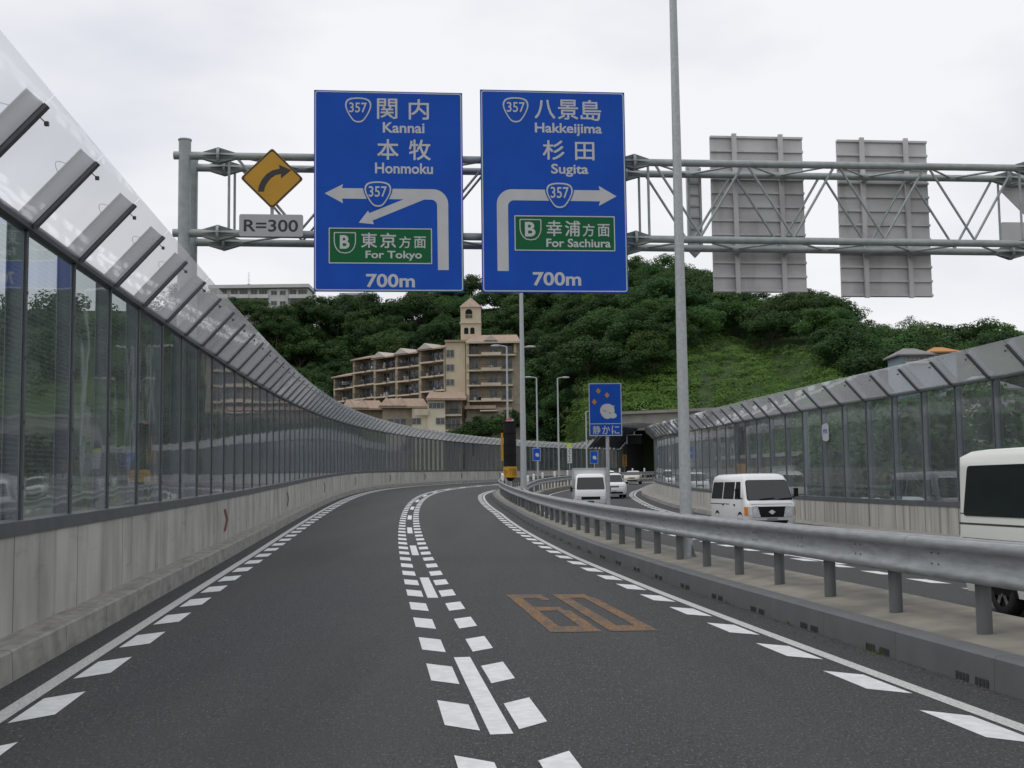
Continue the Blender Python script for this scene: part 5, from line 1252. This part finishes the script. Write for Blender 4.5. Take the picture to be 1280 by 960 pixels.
# bell tower
TD = 233.0
def tower_box(x0, x1, yt, yb, D, dep, m, name='tower'): return blk(name, x0, x1, yt, D, dep, m, ybot=yb)
tw = tower_box(575.6, 600.6, 383, 427, TD, 3.9, M['cream'])
mb = MB(); a0, a1 = at(574.3, 383.4, TD - .25), at(602.0, 383.4, TD - .25); dpt = 4.4; ap = at(588.3, 371.8, TD + 2)
mb.add([a0, a1, a1 + Vector((0, dpt, 0)), a0 + Vector((0, dpt, 0)), Vector((ap.x, TD + 2, ap.z))], [(0, 1, 4), (1, 2, 4), (2, 3, 4), (3, 0, 4), (3, 2, 1, 0)]); mb.cyl((ap.x, TD + 2, ap.z - .1), (ap.x, TD + 2, ap.z + .6), .06, n=6); mb.build('spire', M['roof_tile'], ab, True)
tower_box(574.6, 601.4, 402.6, 404.2, TD - .25, 4.4, M['slab'], 'cornice'); tower_box(575.0, 601.0, 383.4, 384.6, TD - .15, 4.2, M['slab'], 'cornice')
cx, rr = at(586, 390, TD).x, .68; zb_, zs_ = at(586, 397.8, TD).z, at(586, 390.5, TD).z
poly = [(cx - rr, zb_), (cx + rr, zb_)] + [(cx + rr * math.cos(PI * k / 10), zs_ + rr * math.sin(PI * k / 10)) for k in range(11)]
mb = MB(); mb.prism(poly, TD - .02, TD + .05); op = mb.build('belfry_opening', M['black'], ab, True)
mb = MB()
for k in range(6): mb.box((cx - rr + .1 + k * .24, TD - .06, zb_ + .35), (.05, .04, .7))
mb.box((cx, TD - .06, zb_ + .72), (2 * rr, .05, .07)); mb.build('railing', M['slab'], op, True)
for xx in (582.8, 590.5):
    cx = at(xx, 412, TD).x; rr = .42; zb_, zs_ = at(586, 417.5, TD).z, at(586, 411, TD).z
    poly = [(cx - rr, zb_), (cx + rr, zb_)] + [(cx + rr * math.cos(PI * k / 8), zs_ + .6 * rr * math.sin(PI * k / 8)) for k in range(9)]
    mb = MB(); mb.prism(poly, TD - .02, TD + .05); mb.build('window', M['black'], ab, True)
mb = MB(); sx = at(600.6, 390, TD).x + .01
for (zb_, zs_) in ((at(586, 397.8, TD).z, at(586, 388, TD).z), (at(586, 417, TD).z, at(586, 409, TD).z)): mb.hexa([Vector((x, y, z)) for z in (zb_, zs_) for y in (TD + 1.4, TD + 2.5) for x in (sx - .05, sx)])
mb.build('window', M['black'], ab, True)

# grey apartments on the left ridge
HD = 322.0
ha = thing('apartment_building', 'long grey flat roofed apartment block on the left ridge among trees', 'building', (at(330, 400, HD).x, HD, at(330, 430, HD).z))
blk('wall', 262, 385, 359, HD + 1.3, 9, M['apartgrey'], ybot=430, parent=ha)
blk('roof', 260, 386, 356.2, HD - .3, 11.5, M['apartgrey'], ybot=359.6, parent=ha)
for k, y in enumerate((371.5, 384.5, 397.5)):
    for x0, x1 in ((262, 285), (287.5, 311), (312, 335.2), (360.8, 385)):
        z = at(x0, y, HD).z; xa, xb = at(x0, y, HD).x, at(x1, y, HD).x; mb = MB()
        mb.hexa([Vector((u, HD + b, zz)) for zz in (z - .3, z + .75) for b in (-.2, 0.02) for u in (xa, xb)]); mb.hexa([Vector((u, HD + b, zz)) for zz in (z - .3, z - .1) for b in (.02, 1.29) for u in (xa, xb)]); mb.build('balcony', M['apartgrey'], ha, True)
        facade_window(ha, x0 + 1.5, x0 + 9.5, y - 9, y - 1, HD + 1.3, 1); facade_window(ha, x0 + 12, x1 - 1.5, y - 9, y - 1, HD + 1.3, 2)
    for x0, x1 in ((339, 346), (350, 357)): facade_window(ha, x0, x1, y - 8, y - 3, HD + .6, 1)
blk('wall', 336, 360, 361, HD + .6, 3, M['apartgrey'], ybot=430, parent=ha)
mb = MB(); q = at(311, 357, HD + 3); h = 17 / 4.66
mb.cyl(q, q + Vector((0, 0, h)), .07, .04, 8)
for f, w_ in ((.95, .5), (.75, .9), (.5, .7), (.35, .9)): mb.box(q + Vector((0, 0, h * f)), (w_, .06, .06))
mb.box(q + Vector((0, 0, .2)), (.7, .7, .5)); mb.build('antenna', M['steel'], ha, True)
hb_ = thing('apartment_building', 'sliver of a white block just below the left blue sign', 'building', (at(440, 380, 345).x, 345, at(440, 400, 345).z))
blk('wall', 425, 456, 368.3, 345, 8, M['apartgrey'], ybot=400, parent=hb_); blk('roof', 424, 457, 366, 344.5, 9.5, M['apartgrey'], ybot=368.4, parent=hb_)
for x0 in (428, 437, 446): facade_window(hb_, x0, x0 + 6, 370.5, 376, 345, 1)

# houses beyond the right barrier
def house(label, x0, x1, yroof, yeave, D, depth, wm, rm, zb, ov=.5):
    a = at(x0, yeave, D); b = at(x1, yeave, D); t = thing('house', label, 'house', ((a.x + b.x) / 2, D, zb)); z = a.z
    mb = MB(); mb.hexa([Vector((u, y, zz)) for zz in (zb - 3, z) for y in (D, D + depth) for u in (a.x, b.x)]); mb.build('wall', wm, t, True)
    zt_ = at((x0 + x1) / 2, yroof, D + depth / 2).z; e = [Vector((a.x - ov, D - ov, z)), Vector((b.x + ov, D - ov, z)), Vector((b.x + ov, D + depth + ov, z)), Vector((a.x - ov, D + depth + ov, z))]
    w_ = b.x - a.x; r0, r1 = Vector((a.x + w_ * .32, D + depth / 2, zt_)), Vector((b.x - w_ * .32, D + depth / 2, zt_)); lo = [p - Vector((0, 0, .18)) for p in e]
    mb = MB(); mb.add(e + [r0, r1] + lo, [(0, 1, 5, 4), (1, 2, 5), (2, 3, 4, 5), (3, 0, 4), (6, 7, 1, 0), (7, 8, 2, 1), (9, 6, 0, 3), (9, 8, 7, 6)]); mb.build('roof', rm, t, True)
    return t
h1 = house('blue grey house with a hipped grey roof above the right barrier', 1125, 1163, 435.5, 443, 150, 5, M['houseblue'], M['roofgrey'], 12)
facade_window(h1, 1133, 1147, 445, 450, 150, 2); facade_window(h1, 1149, 1161, 445, 450, 150, 1)
mb = MB(); a, b = at(1132, 452, 149.7), at(1162, 452, 149.7); mb.hexa([Vector((u, y, z)) for z in (a.z - .25, a.z) for y in (149.5, 149.98) for u in (a.x, b.x)]); mb.build('sill', M['gable'], h1, True)
h2 = house('house with an orange roof behind the blue grey house', 1167, 1195, 434, 439.5, 156, 5, M['houseblue'], M['orangeroof'], 12)
facade_window(h2, 1170, 1180, 443, 450, 156, 1)
h3 = house('pale house seen through the right barrier glass', 1222, 1268, 470, 486, 95, 7, M['gable'], M['roofgrey'], 5)
facade_window(h3, 1248, 1258, 489, 500, 95, 1); facade_window(h3, 1228, 1240, 489, 500, 95, 1)
# brown wall with pale coping, seen through the right glass
wl = thing('retaining_wall', 'brown retaining wall with pale coping behind the right barrier glass', 'wall', (at(985, 600, 80).x, 80, -.9))
a, b = at(895, 571, 92), at(1078, 570, 74); a.z = b.z = 3.7; nn = Vector((-(b - a).y, (b - a).x, 0)).normalized() * .5
mb = MB(); mb.hexa([Vector((p.x, p.y, z)) + q for z in (-.9, 3.7) for q in (Vector(), nn) for p in (a, b)]); mb.build('wall', M['brownwall'], wl, True)
mb = MB(); mb.hexa([Vector((p.x, p.y, z)) + q for z in (3.7, 3.95) for q in (-nn * .2, nn * 1.2) for p in (a, b)]); mb.build('coping', M['gable'], wl, True)
for k, (x, D, sc_) in enumerate(((1020, 62, 1.0), (1120, 58, 1.3), (1180, 66, 1.6), (1240, 60, 1.6), (1090, 95, 1.6), (1150, 100, 1.9))):
    p = at(x, 600, D); p.z = -.9; place_tree('bush', p, sc_ * 1.25, 'dark bush seen dimly through the right barrier glass', 'bushes behind the right barrier', rnd)
for x, D, rz, pm_, lab in ((1098, 50, 1.2, M['carwhite'], 'white parked car seen through the right barrier glass'), (1148, 52, 1.4, M['carsilver'], 'silver parked car seen through the right barrier glass beside a white one')):
    p = at(x, 600, D); p.z = -.25; car('parked_car', lab, p, rz, pm_)
mb = MB(); c_ = at(1123, 600, 51); mb.box((c_.x, c_.y + 2, -.58), (22, 14, .64)); tag(mb.build('parking_lot', M['ground']), kind='structure')
# paper notice on the right barrier
sN = min(srange(30, 60, .1), key=lambda s: abs(640 + F * Q(s, RW(s))[0] / Q(s, RW(s))[1] - 1029.5))
pc = Q(sN, RW(sN) + .05, 0); z0, z1 = at(1029, 551.5, pc.y).z, at(1029, 530, pc.y).z
mb = MB(); wN = .33; pts_ = [(-.3, z0 + .05), (.1, z0 - .02), (.36, z0 + .04), (.38, z1 - .1), (.2, z1 + .02), (-.2, z1), (-.36, z1 - .06), (-.36, (z0 + z1) / 2)]
mb.prism([(x * .95, z - z0) for x, z in pts_], -.004, .004); nt_ = mb.build('paper_notice', M['platewhite']); nt_.location = (pc.x, pc.y, z0); nt_.rotation_euler = (0, 0, -th(sN) + .0)
nt_.rotation_euler = (0, 0, -th(sN) - PI / 2); tag(nt_, 'torn white paper notice stuck on the right barrier glass', 'notice')
mb = MB()
random.seed(2)
for k in range(5): mb.box((-.2 + k * .095, -.008, (z1 - z0) * .6 + .02 * (k % 2)), (.05, .004, .1), ry=random.uniform(-.5, .5))
mb.box((.02, -.008, (z1 - z0) * .48), (.45, .004, .02)); mb.build('lettering', M['blue'], nt_)

# ------------------------------------------------------------------ tunnel portal
TS = 212.0
tp = thing('tunnel_portal', 'dark tunnel mouth in a concrete face under the green bank', 'tunnel', P(TS, 5, 0))
c0 = P(TS, 0); tt = th(TS); ex = Vector((math.cos(tt), -math.sin(tt), 0)); ey = Vector((math.sin(tt), math.cos(tt), 0))
def tpt(o, d, z): return Vector((c0.x, c0.y, 0)) + ex * o + ey * d + Vector((0, 0, z))
zr0 = cur(TS)[2]; hi = zr0 + 8.2; top = at(800, 520, 214).z
mb = MB()
def tbox(o0, o1, d0, d1, z0, z1, mi=0): mb.hexa([tpt(o, d, z) for z in (z0, z1) for d in (d0, d1) for o in (o0, o1)], mi)
tbox(-9, -5.6, 0, 3, -1, top); tbox(-5.598, 34, 0, 3, hi, top); tbox(34.002, 42, 0, 3, -1, top)
mb.build('face', M['portal'], tp, True)
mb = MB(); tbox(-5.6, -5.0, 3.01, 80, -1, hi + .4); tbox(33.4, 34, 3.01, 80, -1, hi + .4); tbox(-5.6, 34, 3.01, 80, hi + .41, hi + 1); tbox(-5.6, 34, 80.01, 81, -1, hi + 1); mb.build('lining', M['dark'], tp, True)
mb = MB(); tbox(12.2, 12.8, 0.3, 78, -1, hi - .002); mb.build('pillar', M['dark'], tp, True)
mb = MB(); tbox(-9.5, 43, -.5, 3.2, top + .002, top + .5); mb.build('coping', M['portal'], tp, True)
# side wing of the concrete face running down to the left
mb = MB(); w0 = tpt(-9, 1, 0); mb.hexa([Vector((p.x, p.y, z)) + q for z, p, q in ((-1, w0, Vector((0, 0, 0))), (-1, at(738, 540, 232), Vector((0, 0, 0))), (-1, w0, Vector((0, 2, 0))), (-1, at(738, 540, 232), Vector((0, 2, 0))), (top - .5, w0, Vector((0, 0, 0))), (9, at(738, 540, 232), Vector((0, 0, 0))), (top - .5, w0, Vector((0, 2, 0))), (9, at(738, 540, 232), Vector((0, 2, 0))))]); mb.build('wing_wall', M['portal'], tp, True)
# steel louvre frame over the road in front of the mouth
mb = MB(); sf = thing('louvre_frame', 'dark ribbed steel frame leaning over the tunnel approach', 'frame', P(202, -4.6, 1))
for i in range(9):
    s = 198 + i * 1.6; mb = MB(); a = P(s, LB(s) + .2, 4.9); b = P(s, LB(s) + 4.0, 8.6); c = P(s, LB(s) + 9, 9.0); mb.bar(a, b, .14, .3); mb.bar(b, c, .14, .3); mb.build('rib', M['frame'], sf, True)
mb = MB(); mb.hexa([P(s, LB(s) + o, h) + Vector((0, 0, q)) for q in (0, .06) for (o, h) in ((.1, 5.1), (3.9, 8.8)) for s in (197.5, 211.8)]); mb.build('roof_sheet', M['frame'], sf, True)
# dark information board above the mouth
mb = MB(); q = at(793, 549.5, 205); t = thing('overhead_board', 'dark overhead board hanging at the tunnel mouth', 'sign board', q, -.2); k = 205 / F
mb.box((0, 0, 0), (18 * k, .4, 11 * k)); mb.build('panel', M['black'], t)
mb = MB(); mb.box((0, -.1, 5.8 * k), (19 * k, .7, .1)); mb.box((-9.2 * k, 0, 0), (.2, .5, 11 * k)); mb.box((0, 0, 8 * k), (.2, .2, 5 * k)); mb.build('frame', M['steel'], t)
q = at(780.8, 575.5, 209); t = thing('tunnel_sign', 'upright orange sign just inside the tunnel mouth', 'sign', Vector((q.x, q.y, cur(209)[2] - .3)), -.1)
k = 209 / F; mb = MB(); mb.box((0, 0, q.z - t.location.z), (5.5 * k, .2, 14.5 * k)); pn = mb.build('panel', mat('amber_sign', (.42, .2, .02), .6), t)
mb = MB()
for i in range(5): mb.box((0, -.12, q.z - t.location.z + (i - 2) * 2.6 * k), (2.6 * k, .03, 1.3 * k))
mb.build('lettering', M['brown'], pn); mb = MB(); mb.cyl((0, .05, 0), (0, .05, q.z - t.location.z), .08, n=8); mb.build('post', M['steel'], t)
for x, lab in ((810, 'small lamp post on the bank left above the tunnel'), (838, 'small lamp post on the bank right above the tunnel')):
    b_ = at(x, 532, 222); lamp_post(lab, b_, at(x, 512.5, 222).z - b_.z, .09, .06, .35, PI if x < 820 else 0, 'small lamps above the tunnel', False)
